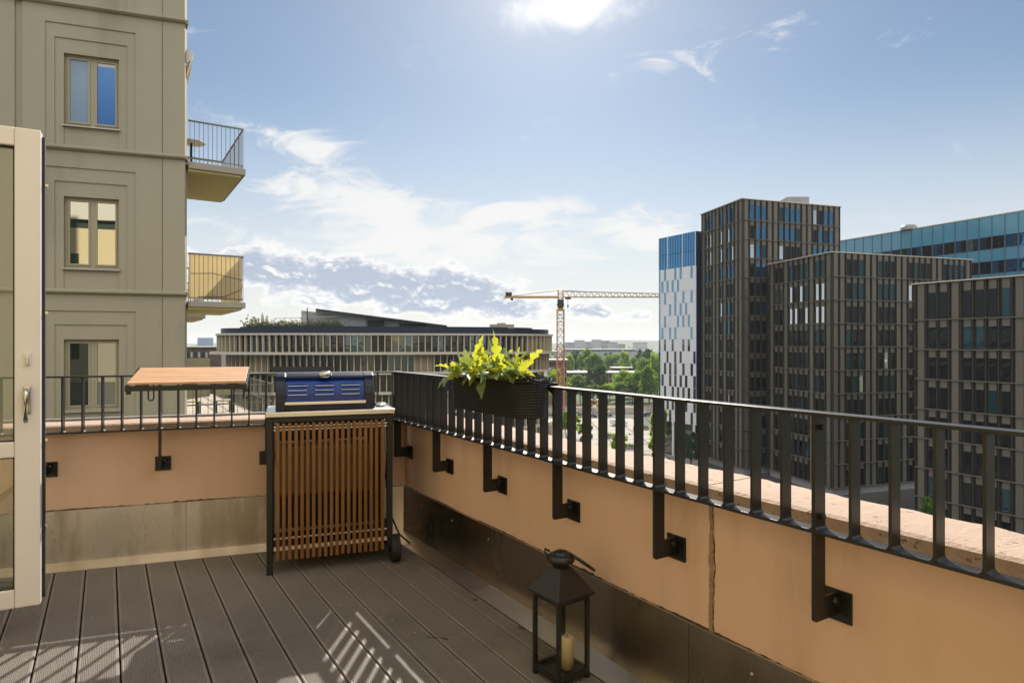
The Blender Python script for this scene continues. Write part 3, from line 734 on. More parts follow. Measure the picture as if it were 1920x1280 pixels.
hz_ = dz_(765)
ha = MB().box(-.062, -.034, -.046, -.0355, hz_-.02, hz_+.11).build('handle', m_chrome, dr, bevel=.004)
MB().tube([(-.048, -.045, hz_+.085), (-.048, -.075, hz_+.088), (-.048, -.083, hz_+.07), (-.048, -.083, hz_-.045), (-.048, -.08, hz_-.055)], [.012, .012, .012, .010, .008], 12).build('lever', m_chrome, ha, smooth=True)
lk_ = MB().box(-.061, -.033, -.044, -.0355, dz_(684), dz_(660)).build('lock', m_pvc, dr, bevel=.003)
MB().box(-.053, -.041, -.052, -.044, dz_(682), dz_(668)).build('lock_knob', m_chrome, lk_, bevel=.003)

# ------------------------------------------------------------------ own house (beside and behind the viewer)
m_house = mat('yellow_render', (.64, .53, .33), .85, vary=.05, vscale=.5)
m_cornice = mat('white_cornice', (.62, .60, .55), .8, vary=.05, vscale=.5)
m_band = mat('green_band', (.03, .05, .045), .5)
hs = wthing('apartment_house', 'yellow rendered house with white cornice that the roof terrace belongs to', 'house', *RW(-6, 0), G)
def Q(p, q): return CR(p, q)
up = [Q(-1.3, 4.6), RW(-1.3, -3.4), RW(2.1, -3.4), RW(2.1, -9), RW(-13, -9), Q(-13, 4.6)]
def grow(poly, d):
    cx = sum(x for x, y in poly)/len(poly); cy = sum(y for x, y in poly)/len(poly)
    return poly
MB().prism(up[::-1], -.05, 5.55).build('wall', m_house, hs)
MB().prism([(x, y) for x, y in up[::-1]], 5.55, 5.85).build('band', m_band, hs)
co_ = [Q(-1.15, 4.75), RW(-1.15, -3.25), RW(2.2, -3.25), RW(2.2, -9.1), RW(-13.1, -9.1), Q(-13.1, 4.75)]
MB().prism(co_[::-1], 5.85, 6.5).build('cornice', m_cornice, hs)
low = [Q(1.985, 4.75), RW(1.985, -12), RW(-13, -12), Q(-13, 4.75)]
MB().prism(low[::-1], G, -.065).build('lower_wall', mat('grey_lower_render', (.26, .235, .18), .85, vary=.05, vscale=.4), hs)
for k in range(6):
    for j in range(3):
        m = MB(); m.fr = (*BW(-9.3+1.6*k, 4.602+.15*(j > 90)), BDx, BDy)
        if k < 2: m.box(-.5, .5, -.0, .04, .8+2.3*(j), .8+2.3*j+1.5); m.build('window', m_band, hs) if j < 2 else None

# ------------------------------------------------------------------ neighbouring apartment house
m_nb = mat('olive_grey_render', (.31, .282, .204), .85, vary=.06, vscale=.6, bump=.15, bscale=90, col2=(.25, .228, .165), c2scale=.9, c2lo=.48, c2hi=.78, stretch=(1.3, 1.3, .3))
m_nbf = mat('olive_window_frame', (.31, .275, .185), .6)
m_sill = mat('zinc_sill', (.42, .40, .36), .5, .6)
m_blk = mat('dark_room', (.015, .015, .013), .8)
g_nb = glassmat('house_glass', (.02, .022, .02), .30, .012, (.86, .92, 1.0), .06)
g_nb2 = glassmat('house_glass_pale_sky', (.16, .22, .29), .10, .03, (.86, .92, 1.0))  # light blue base colour stands for reflected sky
g_mir = glassmat('house_glass_mirror', (.03, .035, .03), .58, .012, (1, .97, .84), .06)
g_blue = glassmat('house_glass_deep_sky', (.012, .07, .22), .22, .02, (.35, .6, 1.0))  # deep blue base and tint hold the reflected sky
FQ0 = 15.7
nb = bthing('apartment_building', 'olive grey rendered apartment block with stepped window panels and side balconies', 'apartment block', -4, FQ0+.2, G)
SC = -2.166                                   # street corner of the facade, along the facade
def NBOX(*a): return MB().box(*a)
# body with the side wall running back parallel to the long parapet
def bq(p): return (p[0]*BDx+p[1]*BDy, p[0]*NBx+p[1]*NBy)
Cw = BW(SC, FQ0); pS = Cw[0]*NPx+Cw[1]*NPy; sS = Cw[0]*RDx+Cw[1]*RDy
far = bq(RW(pS, sS+14))
TOP = 12.6
# core behind the facade layer, with holes left as dark rooms behind the windows
MB().prism([(-12, FQ0+.30), (SC-.05, FQ0+.30), (far[0]-.05, far[1]), (-12, far[1])], G, TOP).build('wall', m_nb, nb)
# side wall skin
MB().prism([(SC, FQ0+.02), (far[0], far[1]), (far[0]-.04, far[1]), (SC-.045, FQ0+.28)], G, TOP).build('side_wall', m_nb, nb)
bays = [-3.95, -6.53, -9.11]
LV = [(-.6+3*k) for k in range(-4, 5)]        # string courses
pil = MB()
pil.box(-2.60, SC, FQ0-.0, FQ0+.299, G, TOP)
for b0 in bays: 
    pil.box(b0-1.37+.02, b0-1.22, FQ0+.055, FQ0+.299, G, TOP)     # narrow recess strip between bays
pil.build('corner_pilaster', m_nb, nb)
MB().box(-2.606, -2.600, FQ0-.004, FQ0+.03, G, TOP).build('downpipe_joint', m_seal, nb)
lay = MB()
for b0 in bays:
    e0, e1 = b0-1.22, (b0+1.345 if b0 > -4 else b0+1.23)
    for z in LV:
        if z > TOP-1: continue
        zc0, zc1 = z+.09, z+3.0-.001
        wz0, wz1 = z+.55, z+2.04
        # outermost plane: sides and top
        x0, x1, t = b0-.825, b0+.825, z+2.64
        lay.box(e0, x0, FQ0+.012, FQ0+.3, zc0, zc1); lay.box(x1, e1, FQ0+.012, FQ0+.3, zc0, zc1); lay.box(x0, x1, FQ0+.012, FQ0+.3, t, zc1)
        a0, a1, t2 = b0-.665, b0+.665, z+2.35
        lay.box(x0, a0, FQ0+.034, FQ0+.3, zc0, t); lay.box(a1, x1, FQ0+.034, FQ0+.3, zc0, t); lay.box(a0, a1, FQ0+.034, FQ0+.3, t2, t)
        c0, c1 = b0-.505, b0+.505
        lay.box(a0, c0, FQ0+.056, FQ0+.3, zc0, t2); lay.box(c1, a1, FQ0+.056, FQ0+.3, zc0, t2); lay.box(c0, c1, FQ0+.056, FQ0+.3, wz1, t2)
        lay.box(c0, c1, FQ0+.074, FQ0+.3, zc0, wz0)
lay.build('stepped_panels', m_nb, nb)
for z in LV:
    if z > TOP-1: continue
    m = MB(); pr = [(FQ0-.05, z+.09), (FQ0-.075, z+.075), (FQ0-.075, z+.03), (FQ0-.03, z-.005), (FQ0+.25, z-.005), (FQ0+.25, z+.09)]
    m.extx(pr, -10.4, -2.61)
    pr2 = [(y-.012, zz_) for y, zz_ in pr]
    m.extx(pr2, -2.61, SC+.03)
    (x0, y0), (x1, y1) = RW(pS+.002, sS), RW(pS+.002, sS+14); (x2, y2), (x3, y3) = RW(pS+.07, sS), RW(pS+.07, sS+14)
    m.prism([bq((x0, y0)), bq((x2, y2)), bq((x3, y3)), bq((x1, y1))], z+.0, z+.088)
    m.build('string_course', m_nb, nb)
wn = 0
for b0 in bays[:2]:
    for k, z in enumerate(LV):
        if z < -4 or z > 9: continue
        wz0, wz1 = z+.55, z+2.04; c0, c1 = b0-.503, b0+.503; y = FQ0+.15
        w = MB(); w.box(c0, c1, y, y+.06, wz0, wz0+.055); w.box(c0, c1, y, y+.06, wz1-.055, wz1); w.box(c0, c0+.055, y, y+.06, wz0+.055, wz1-.055); w.box(c1-.055, c1, y, y+.06, wz0+.055, wz1-.055)
        w.box(b0-.05, b0+.05, y, y+.06, wz0+.055, wz1-.055)
        win = w.build('window', m_nbf, nb)
        s_ = MB()
        for xa, xb in ((c0+.055, b0-.05), (b0+.05, c1-.055)):
            s_.box(xa, xa+.03, y-.02, y+.03, wz0+.055, wz1-.055); s_.box(xb-.03, xb, y-.02, y+.03, wz0+.055, wz1-.055)
            s_.box(xa+.03, xb-.03, y-.02, y+.03, wz0+.055, wz0+.09); s_.box(xa+.03, xb-.03, y-.02, y+.03, wz1-.085, wz1-.055)
        s_.build('sash', m_nbf, win)
        for i, (xa, xb) in enumerate(((c0+.085, b0-.08), (b0+.08, c1-.085))):
            zt = wz1-.085
            g = g_nb
            if abs(z-5.4) < .1: g = g_blue if i else g_nb2
            if abs(z-2.4) < .1: g = g_mir
            if abs(z-5.4) < .1 and i: 
                MB().box(xa, xb, y+.006, y+.02, wz1-.16, zt).build('blind_rail', m_sill, win); zt = wz1-.163
            MB().box(xa, xb, y+.005, y+.02, wz0+.09, zt).build('pane', g, win)
        MB().loft([[(c0-.03, FQ0+.0, wz0-.045), (c0-.03, y, wz0-.02), (c0-.03, y, wz0), (c0-.03, FQ0, wz0-.025)], [(c1+.03, FQ0+.0, wz0-.045), (c1+.03, y, wz0-.02), (c1+.03, y, wz0), (c1+.03, FQ0, wz0-.025)]]).build('sill', m_sill, win)
        MB().box(c0, c1, y+.065, FQ0+.298, wz0, wz1).build('room_dark', m_blk, win)
# balconies on the side wall: built in the long parapet's frame
m_slab = mat('cream_balcony_slab', (.55, .46, .22), .8, vary=.05, vscale=1)
m_slabedge = mat('grey_slab_edge', (.30, .27, .22), .7, vary=.06, vscale=2)
m_thin = mat('grey_green_rail', (.15, .15, .12), .5)
m_screen = leafmat('tan_balcony_cloth', (.62, .53, .37), (.80, .70, .48), .6, .8, .8, 0)
FRAME[0] = lambda p: (*bq(RW(p[0], p[1])), p[2])
def balcony(s0, s1, zu, zt, top, screen=False, w=1.27):
    p0, p1 = pS+.075, pS+w
    sl = MB(); sl.box(p0, p1, s0, s1, zu+.05, zt); o = sl.build('balcony_slab', m_slabedge, nb, bevel=.01)
    MB().box(p0, p1-.08, s0+.06, s1-.06, zu, zu+.049).build('soffit', m_slab, o)
    r = MB(); h = .012
    r.tube([(p0, s0+.05, top), (p1-.05, s0+.05, top), (p1-.05, s1-.05, top), (p0, s1-.05, top)], .022, 6)
    rail = r.build('balcony_railing', m_thin, nb)
    r = MB(); r.tube([(p0, s0+.05, zt+.08), (p1-.05, s0+.05, zt+.08), (p1-.05, s1-.05, zt+.08), (p0, s1-.05, zt+.08)], .012, 6)
    n = 13
    for i in range(n): x = p0+.04+(p1-.05-p0-.04)*i/(n-1); r.tube([(x, s0+.05, zt+.0), (x, s0+.05, top)], .0065, 5); r.tube([(x, s1-.05, zt+.08), (x, s1-.05, top)], .0065, 5)
    n = int((s1-s0)/.16)
    for i in range(1, n): y = s0+.05+(s1-s0-.1)*i/n; r.tube([(p1-.05, y, zt+.0), (p1-.05, y, top)], .0065, 5)
    r.build('bars', m_thin, rail)
    if screen:
        t = .004
        MB().box(p0+.02, p1-.075, s0+.075, s0+.079, zt+.05, top-.02).build('cloth_screen', m_screen, rail)
        MB().box(p1-.075, p1-.071, s0+.08, s1-.06, zt+.05, top-.02).build('cloth_screen', m_screen, rail)
        MB().tube([(p0+.05, s0+.02, top-.45), (p0+.5, s0+.015, top-.42), (p1-.05, s0+.02, top-.55), (p1-.08, s0+.02, top-.75), (p0+.75, s0+.015, zt+.12), (p0+.2, s0+.02, zt+.1)], .008, 5).build('hanging_cable', m_blk, rail)
balcony(15.86, 19.1, 5.20, 5.40, 6.32)
balcony(15.86, 19.1, 2.12, 2.30, 3.36, True)
balcony(23.0, 26.0, 2.12, 2.30, 3.3)
aw = MB().extx([(16.2, 7.72), (16.2, 7.72)], 0, 1) if False else MB()
aw.exty([(pS+.002, 7.70), (pS+.05, 7.62), (pS+.15, 7.72), (pS+.20, 7.83), (pS+.19, 7.90), (pS+.14, 7.93), (pS+.002, 7.93)], 16.0, 19.2)
aw.build('awning_cassette', m_cornice, nb)
MB().exty([(pS+.16, 7.71), (pS+.165, 7.71), (pS+.13, 7.4), (pS+.07, 7.28), (pS+.002, 7.20), (pS+.002, 7.23), (pS+.06, 7.31), (pS+.115, 7.42)], 16.05, 19.1).build('awning_cloth', m_screen, nb)
FRAME[0] = None
x, y = RW(pS+.24, 16.9)
bt = thing('bistro_table', 'small round white pedestal table on the upper side balcony', 'table', (x, y, 5.402))
MB().lathe([(.01, .70), (.30, .70), (.31, .712), (.30, .725), (.01, .73)], 24).build('tabletop', m_cornice, bt)
MB().tube([(0, 0, .02), (0, 0, .7)], .025, 8).build('pedestal', m_blk, bt)
MB().lathe([(.2, .0), (.2, .015), (.03, .03), (.01, .03)], 16).build('foot', m_blk, bt)

# ------------------------------------------------------------------ lower neighbour terrace behind the folding table
m_pav = mat('pale_terrace_paving', (.46, .40, .33), .85, vary=.08, vscale=1.5)
m_olive = mat('olive_panel', (.30, .275, .175), .8, vary=.08, vscale=1)
TZ = -.72
FRAME[0] = A1
lt = wthing('terrace_block', 'low block with a pale paved terrace and thin railing below the side balconies', 'building', *RW(pS+1, 20), G)
MB().box(pS+.10, pS+2.15, 17.0, 28, G, TZ-.001).build('wall', m_nb, lt)
MB().box(pS+.08, pS+2.2, 16.9, 28.05, TZ, TZ+.05).build('terrace_floor', m_pav, lt)
MB().box(pS+.08, pS+2.2, 16.84, 16.898, TZ-.12, TZ+.10).build('edge_trim', m_slabedge, lt)
MB().box(pS+.1, pS+1.9, 27.0, 27.2, TZ+.051, TZ+1.5).build('rear_parapet', m_olive, lt)
MB().box(pS+.11, pS+.8, 24.6, 24.8, TZ+.051, TZ+1.98).build('privacy_wall', m_olive, lt)
r = MB()
for z in (.55, 1.0): r.tube([(pS+.12, 17.0, TZ+.05+z), (pS+2.1, 17.0, TZ+.05+z), (pS+2.1, 27.9, TZ+.05+z)], .018, 5)
n = 12
for i in range(n+1): r.tube([(pS+.12+1.98*i/n, 17.0, TZ+.05), (pS+.12+1.98*i/n, 17.0, TZ+1.05)], .007, 4)
for i in range(1, 60): r.tube([(pS+2.1, 17+10.9*i/60, TZ+.05), (pS+2.1, 17+10.9*i/60, TZ+1.05)], .010, 4)
r.build('railing', m_thin, lt)
FRAME[0] = None
x, y = RW(pS+1.0, 20.5)
dt = thing('dining_table', 'long white table with thin dark legs on the lower neighbour terrace', 'table', (x, y, TZ+.052), A1)
MB().box(-.75, .75, -.4, .4, .70, .74).build('tabletop', m_cornice, dt)
for a in (-.68, .68):
    for b_ in (-.34, .34): MB().box(a-.025, a+.025, b_-.025, b_+.025, 0, .70).build('leg', m_blk, dt)
for i, (u, v_) in enumerate(((-.5, -1.0), (.3, -1.05))):
    x2, y2 = RW(pS+1.0+u, 20.5+v_)
    ch = thing('garden_chair', ('olive slatted garden chair at the left end of the white terrace table', 'olive slatted garden chair near the right end of the white terrace table')[i], 'chair', (x2, y2, TZ+.052), A1, 'chairs at the terrace table')
    MB().box(-.22, .22, -.22, .22, .42, .45).build('seat', m_olive, ch)
    MB().box(-.22, .22, -.25, -.221, .60, .84).build('backrest', m_olive, ch)
    for a in (-.2, .2):
        for b_ in (-.2, .2): MB().box(a-.018, a+.018, b_-.018, b_+.018, 0, .42).build('leg', m_blk, ch)
# dark brown block with roof pavilion far left
bb = wthing('office_block', 'dark brown flat roofed block with a blue glass roof pavilion beside the apartment block', 'building', *at(372, 150), G)
MB().prism([at(330, 150), at(415, 150), at(425, 175), at(320, 175)], G, zz(651, 150)).build('wall', mat('dark_brown_brick', (.085, .06, .045), .85, vary=.15, vscale=.5), bb)
MB().prism([at(328, 149.5), at(417, 149.5), at(427, 176), at(318, 176)], zz(651, 150)+.01, zz(648, 150)).build('roof_edge', m_cornice, bb)
MB().prism([at(370, 158), at(400, 158), at(400, 166), at(370, 166)], zz(648, 150)+.01, zz(633, 158)).build('roof_pavilion', glassmat('pavilion_glass', (.06, .12, .25), .3), bb)
for i in range(6):
    w = MB(); m0 = at(352+7*i, 149.8); w.box(m0[0]-.22, m0[0]+.22, 149.85, 149.99, zz(670, 150), zz(660, 150)); w.build('window', m_sill if i % 2 else m_blk, bb)

# ------------------------------------------------------------------ round office building
g_o = [glassmat('office_glass_dark', (.010, .011, .009), .06, .02, (.85, .9, .85), .25), glassmat('office_glass_olive', (.035, .035, .022), .10, .02, (.9, .9, .8), .35),
       glassmat('office_glass_teal', (.015, .035, .04), .15, .03, (.8, .92, .95), .3), mat('office_solid_panel', (.34, .275, .17), .7)]
m_fin = mat('cream_stone_fin', (.45, .37, .25), .8, vary=.04, vscale=.3)
m_ledge = mat('pale_ledge', (.44, .40, .32), .7, vary=.05, vscale=.2)
m_navyband = mat('dark_blue_band', (.010, .017, .034), .4, .0, spec=.3)
m_greyclad = mat('grey_cladding', (.27, .27, .27), .6, vary=.06, vscale=.4)
RC = (-23.8, 127.0); RA = R(10.3)
ro = thing('round_office', 'wide round office block with cream vertical fins and dark blue roof band', 'office building', (RC[0], RC[1], G), RA, None, (0, 0, G))
def sell(a, b, n=2.35):
    pts = []; N = 720
    for k in range(N):
        t = 2*pi*k/N; c_, s_ = cos(t), sin(t)
        pts.append((a*math.copysign(abs(c_)**(2/n), c_), b*math.copysign(abs(s_)**(2/n), s_)))
    return pts
def resample(pts, step, n=None):
    P = pts+[pts[0]]; d = [0]
    for (x0, y0), (x1, y1) in zip(P, P[1:]): d.append(d[-1]+math.hypot(x1-x0, y1-y0))
    n = n or int(d[-1]/step); out = []; j = 0
    for k in range(n):
        t = d[-1]*k/n
        while d[j+1] < t: j += 1
        f = (t-d[j])/(d[j+1]-d[j]); out.append((P[j][0]+(P[j+1][0]-P[j][0])*f, P[j][1]+(P[j+1][1]-P[j][1])*f))
    return out
rngo = random.Random(5)
AX, BX = 32.3, 13.0
floors = [(2.85, -.15, 0, 0), (-.62, -3.75, -1.1, .5), (-4.2, -7.35, -1.6, 0.0), (-7.8, -10.9, -2.0, -.5), (-11.4, -14.5, -1.0, 0), (-15, -18.1, 0, 0), (-18.6, -23.6, -1.5, 0)]
for fi, (z1, z0, da, ox) in enumerate(floors):
    a, b_ = AX+da, BX+da*.6
    ol = [(x+ox, y) for x, y in resample(sell(a, b_), 1.18)]
    gl = [(x+ox, y) for x, y in resample(sell(a-.75, b_-.75), 0, len(ol))]
    m = MB(); n = len(gl); run = 0
    for i in range(n):
        if run <= 0: cur = rngo.choices((0, 1, 2, 3), (.60, .24, .11, .05))[0]; run = rngo.randint(1, 4)
        run -= 1
        x, y = gl[i]; x2, y2 = gl[(i+1) % n]; m.mi = cur
        m.add([(x, y, z0), (x2, y2, z0), (x2, y2, z1), (x, y, z1)], [(0, 1, 2, 3)])
        m.mi = 0
    m.build('glazing', g_o, ro)
    m = MB()
    for i in range(n):
        x, y = ol[i]; xp, yp = ol[i-1]; xn, yn = ol[(i+1) % n]
        tx, ty = xn-xp, yn-yp; l_ = math.hypot(tx, ty); tx /= l_; ty /= l_
        nx, ny = -ty, tx; h = .085
        if fi == 1 and 0 < 0: continue
        dep = .62
        m.prism([(x-tx*h, y-ty*h), (x+tx*h, y+ty*h), (x+tx*h*.8+nx*dep, y+ty*h*.8+ny*dep), (x-tx*h*.8+nx*dep, y-ty*h*.8+ny*dep)][::-1], z0, z1)
    m.build('fin_row', m_fin, ro)
    m = MB(); rim = [(x*1.0+ox+math.copysign(0, x), y) for x, y in resample(sell(a+.35+(0.9 if fi == 0 else .2), b_+.4), 0, 180)]
    zb = floors[fi+1][0] if fi+1 < len(floors) else z0-.5
    m.prism(rim, zb, z0); m.build('ledge', m_ledge, ro)
    if fi in (1, 3):                         # dark balcony front set into the facade
        m = MB()
        for i in range(n):
            if .60*n < i < .67*n: 
                x, y = ol[i]; x2, y2 = ol[i+1]; m.prism([(x*1.012, y*1.012), (x2*1.012, y2*1.012), (x2, y2), (x, y)], z0+.02, z0+1.05)
        m.build('balcony_front', m_blk, ro)
MB().prism(resample(sell(AX+.2, BX+.2), 0, 180), 2.86, 3.2).build('eaves_band', m_ledge, ro)
MB().prism(resample(sell(AX-.7, BX-.7), 0, 180), 3.201, 4.15).build('roof_band', m_navyband, ro)
MB().prism(resample(sell(AX-4, BX-3), 0, 120), 4.151, 4.5).build('roof_band', m_navyband, ro)
def RO(px, d): 
    x, y = at(px, d); x -= RC[0]; y -= RC[1]; return (x*cos(RA)+y*sin(RA), -x*sin(RA)+y*cos(RA))
# wedge shaped penthouse with solar roof
def zt(py, d): return zz(py, d)
A_, B_, C_, D_ = RO(565, 121), RO(835, 121), RO(835, 133), RO(565, 133)
zl, zr = zt(582, 121), zt(612, 121)
w = MB(); w.add([(*A_, 4.3), (*B_, 4.3), (*C_, 4.3), (*D_, 4.3), (*A_, zl), (*B_, zr), (*C_, zr), (*D_, zl)], [(3, 2, 1, 0), (4, 5, 6, 7), (0, 1, 5, 4), (1, 2, 6, 5), (2, 3, 7, 6), (3, 0, 4, 7)])
pe = w.build('penthouse', m_greyclad, ro)
A2_, B2_, C2_, D2_ = RO(592, 119), RO(838, 119), RO(838, 134), RO(592, 134)
zl2 = zt(581, 119); zr2 = zt(612, 119)
w = MB(); w.add([(*A2_, zl2), (*B2_, zr2), (*C2_, zr2+.3), (*D2_, zl2+.3), (*A2_, zl2+.28), (*B2_, zr2+.22), (*C2_, zr2+.6), (*D2_, zl2+.6)], [(3, 2, 1, 0), (4, 5, 6, 7), (0, 1, 5, 4), (1, 2, 6, 5), (2, 3, 7, 6), (3, 0, 4, 7)])
w.build('solar_roof', mat('solar_panel', (.015, .017, .025), .25, spec=.6), ro)
for px0, px1, y0, y1, mm in ((634, 686, 594, 612, m_greyclad), (690, 720, 600, 612, m_blk), (736, 748, 604, 612, m_greyclad), (750, 800, 607, 612, m_blk), (566, 575, 590, 612, m_sill)):
    (xa, ya), (xb, yb) = RO(px0, 120.5), RO(px1, 120.5); (xc, yc), (xd, yd) = RO(px1, 121.5), RO(px0, 121.5)
    MB().prism([(xa, ya), (xb, yb), (xc, yc), (xd, yd)], 4.3, zt(y0, 120.5)).build('penthouse_bay', mm, ro)
P4 = [RO(918, 124), RO(964, 124), RO(964, 130), RO(918, 130)]
MB().prism(P4, 4.3, zt(608, 124)).build('plant_room', m_olive, ro)
MB().prism([RO(932, 125), RO(948, 125), RO(948, 128), RO(932, 128)], zt(608, 124)+.01, zt(605, 124)).build('roof_vent', m_greyclad, ro)
MB().tube([(*RO(576, 118), 4.2), (*RO(576, 118), zt(577, 118))], .09, 6).build('mast', m_blk, ro)
MB().tube([(*RO(512, 118), zt(597, 118)), (*RO(635, 118), zt(593, 118))], .05, 5).build('roof_rail', m_ledge, ro)
for i, (px, tp_) in enumerate(((492, 586), (500, 591))):
    x, y = at(px, 117.5+i)
    um = thing('parasol', ('tall closed white parasol on the round office roof', 'shorter closed white parasol beside the tall one on the round roof')[i], 'parasol', (x, y, 4.5), 0, 'closed parasols on the round roof')
    h = zt(tp_, 117.5)-4.5
    MB().tube([(0, 0, 0), (0, 0, h)], .04, 6).build('pole', m_blk, um)
    MB().lathe([(.05, h*.25), (.30, h*.35), (.32, h*.5), (.22, h*.75), (.08, h*.95), (.01, h)], 10).build('canopy', m_ledge, um)
m_shrub = leafmat('roof_shrub_leaf', (.10, .11, .045), (.16, .19, .04), .35, .7, 1.2)
def scatter(n, fn, size, rg, flat=.5):
    m = MB()
    for i in range(n):
        x, y, z = fn(); s_ = size*rg.uniform(.6, 1.4)
        u = Vector((rg.gauss(0, 1), rg.gauss(0, 1), rg.gauss(0, flat))).normalized(); v = u.cross(Vector((rg.gauss(0, 1), rg.gauss(0, 1), rg.gauss(0, 1)))).normalized()
        c_ = Vector((x, y, z)); a, b_ = u*s_, v*s_*.55
        m.add([tuple(c_-a), tuple(c_-b_*1.0+a*.1), tuple(c_+a), tuple(c_+b_)], [(0, 1, 2, 3)])
    return m
rgs = random.Random(3)
shrub_n = 0
shm = [scatter(260, lambda: (rgs.gauss(0, .75), rgs.gauss(0, .5), abs(rgs.gauss(0, .42))), .16, rgs) for _ in range(3)]
shl = ['tallest', 'low spreading', 'rounded', 'thin', 'broad', 'small', 'dense', 'straggly', 'dry looking', 'flat']
for i in range(10):
    x, y = at(477+17*i, 117+rgs.uniform(-.6, 1))
    o = shm[i % 3].build('roof_shrub', m_shrub); o.location = (x, y, 4.45); k = rgs.uniform(.7, 1.3); o.scale = (k*1.2, k, k*(1.5 if i == 0 else 1.0))
    tag(o, f'{shl[i]} green shrub on the round office roof, ' + ('by the two parasols' if i < 3 else 'near the grey penthouse' if i > 6 else 'mid planting'), 'shrub', 'shrubs on the round roof')

# ------------------------------------------------------------------ towers on the right
m_taupe = mat('taupe_panel', (.118, .107, .082), .6, .05, vary=.05, vscale=.25)
m_bronze = mat('dark_bronze_fin', (.040, .035, .024), .5, .1)
m_core = mat('tower_core', (.007, .0065, .0055), .7)
m_edge = mat('pale_roof_edge', (.55, .50, .40), .5, .2)
g_t = [glassmat('tower_glass_black', (.005, .006, .006), .022, .02, (.75, .85, .95), .9), glassmat('tower_glass_teal', (.005, .022, .030), .05, .02, (.5, .85, 1.0), .9),
       glassmat('tower_glass_blue_sky', (.008, .04, .09), .22, .02, (.22, .60, .98), .6), glassmat('tower_glass_pale_sky', (.04, .05, .05), .55, .02, (.9, .95, 1.0), .7)]  # blue and pale panes carry sky reflections in tint and strength
rgt = random.Random(21)
def frame_of(A, B):
    L_ = math.hypot(B[0]-A[0], B[1]-A[1]); e = ((B[0]-A[0])/L_, (B[1]-A[1])/L_); return L_, e
class Wins:
    """collects the windows of one tower; the hundred nearest the top become parts, the rest one piece"""
    def __init__(s): s.l = []
    def add(s, A, e, u0, u1, w0, w1, z0, z1, mi): s.l.append((z1, A, e, u0, u1, w0, w1, z0, mi))
    def build(s, root, mats, limit=100, name='window'):
        s.l.sort(key=lambda t: -t[0]); cache = {}
        rest = MB()
        for k, (z1, A, e, u0, u1, w0, w1, z0, mi) in enumerate(s.l):
            if k < limit:
                key = (round(u1-u0, 3), round(w1-w0, 3), round(z1-z0, 3), mi); ang = atan2(e[1], e[0])
                off = OFF[root.name]
                P = (A[0]+u0*e[0]-w0*e[1]-off[0], A[1]+u0*e[1]+w0*e[0]-off[1], z0-off[2])
                if key in cache:
                    c_ = cache[key].copy(); COL.objects.link(c_); c_.location = P; c_.rotation_euler = (0, 0, ang)
                else:
                    m = MB().box(0, u1-u0, 0, w1-w0, 0, z1-z0)
                    me_off = OFF.get(root.name); OFF[root.name] = (0, 0, 0)
                    o = m.build(name, mats[mi], root); OFF[root.name] = me_off
                    o.location = P; o.rotation_euler = (0, 0, ang); cache[key] = o
            else:
                rest.fr = (A[0], A[1], e[0], e[1]); rest.mi = mi; rest.box(u0, u1, w0, w1, z0, z1)
        if rest.f:
            o = rest.build('lower_windows', mats, root); o['kind'] = 'stuff'
def dark_face(root, wins, A, B, z0, z1, nf, pat, top_h, fine=1.0):
    L_, e = frame_of(A, B); n = len(pat); w = L_/n; fh = (z1-top_h-z0)/nf
    pan, fin, band = MB(), MB(), MB()
    for m in (pan, fin, band): m.fr = (A[0], A[1], e[0], e[1])
    zs = [z0+fh*k for k in range(nf+1)]+[z1-.02]
    for k in range(len(zs)-1):
        za, zb = zs[k], zs[k+1]; top = k == nf; h = zb-za
        for i, ch in enumerate(pat):
            u0, u1 = w*i+.28, w*(i+1)-.28
            if ch == 'W':
                zw0, zw1 = za+.16, zb-h*.26
                pan.box(u0, u1, -.12, -.001, zw1, zb-.06)
                pass
                wins.add(A, e, u0+.0, u1-.0, -.06, -.002, zw0, zw1-.004, 3 if (LEFT[0] and k in (nf-1, nf-2) and rgt.random() < .55) else wpick(k/nf, top))  # pale panes set high on left faces to imitate grazing sky reflections
            else: pan.box(u0, u1, -.14, -.001, za+.06, zb-.06)
    for i in range(n+1):
        u = w*i; d = .34 if 0 < i < n else .30
        fin.box(u-.035, u+.035, -d, -.002, z0, z1-.03)
        
    for z in zs[:-1]: band.box(0.06, L_-.06, -.40, -.142, z-.06, z+.06)
    pan.mi = 1; pan.box(.01, L_-.01, -.004, -.0012, z0+.01, z1-.12); pan.build('cladding', [m_taupe, m_core], root); fin.build('fins', m_bronze, root); band.build('floor_bands', m_taupe, root)
WMODE = [0]; LEFT = [0]
def wpick(f, top):  # bluer panes higher up imitate reflected sky
    if WMODE[0] == 0:
        if f > .7 or top: return rgt.choices((0, 1, 2, 3), (.14, .20, .62, .04))[0]
        if f > .5: return rgt.choices((0, 1, 2, 3), (.6, .25, .1, .05))[0]
    elif f > .85: return rgt.choices((0, 1, 2, 3), (.5, .46, .02, .02))[0]
    return rgt.choices((0, 1, 3), (.80, .17, .03))[0]
def direc(deg): return (sin(R(deg)), cos(R(deg)))
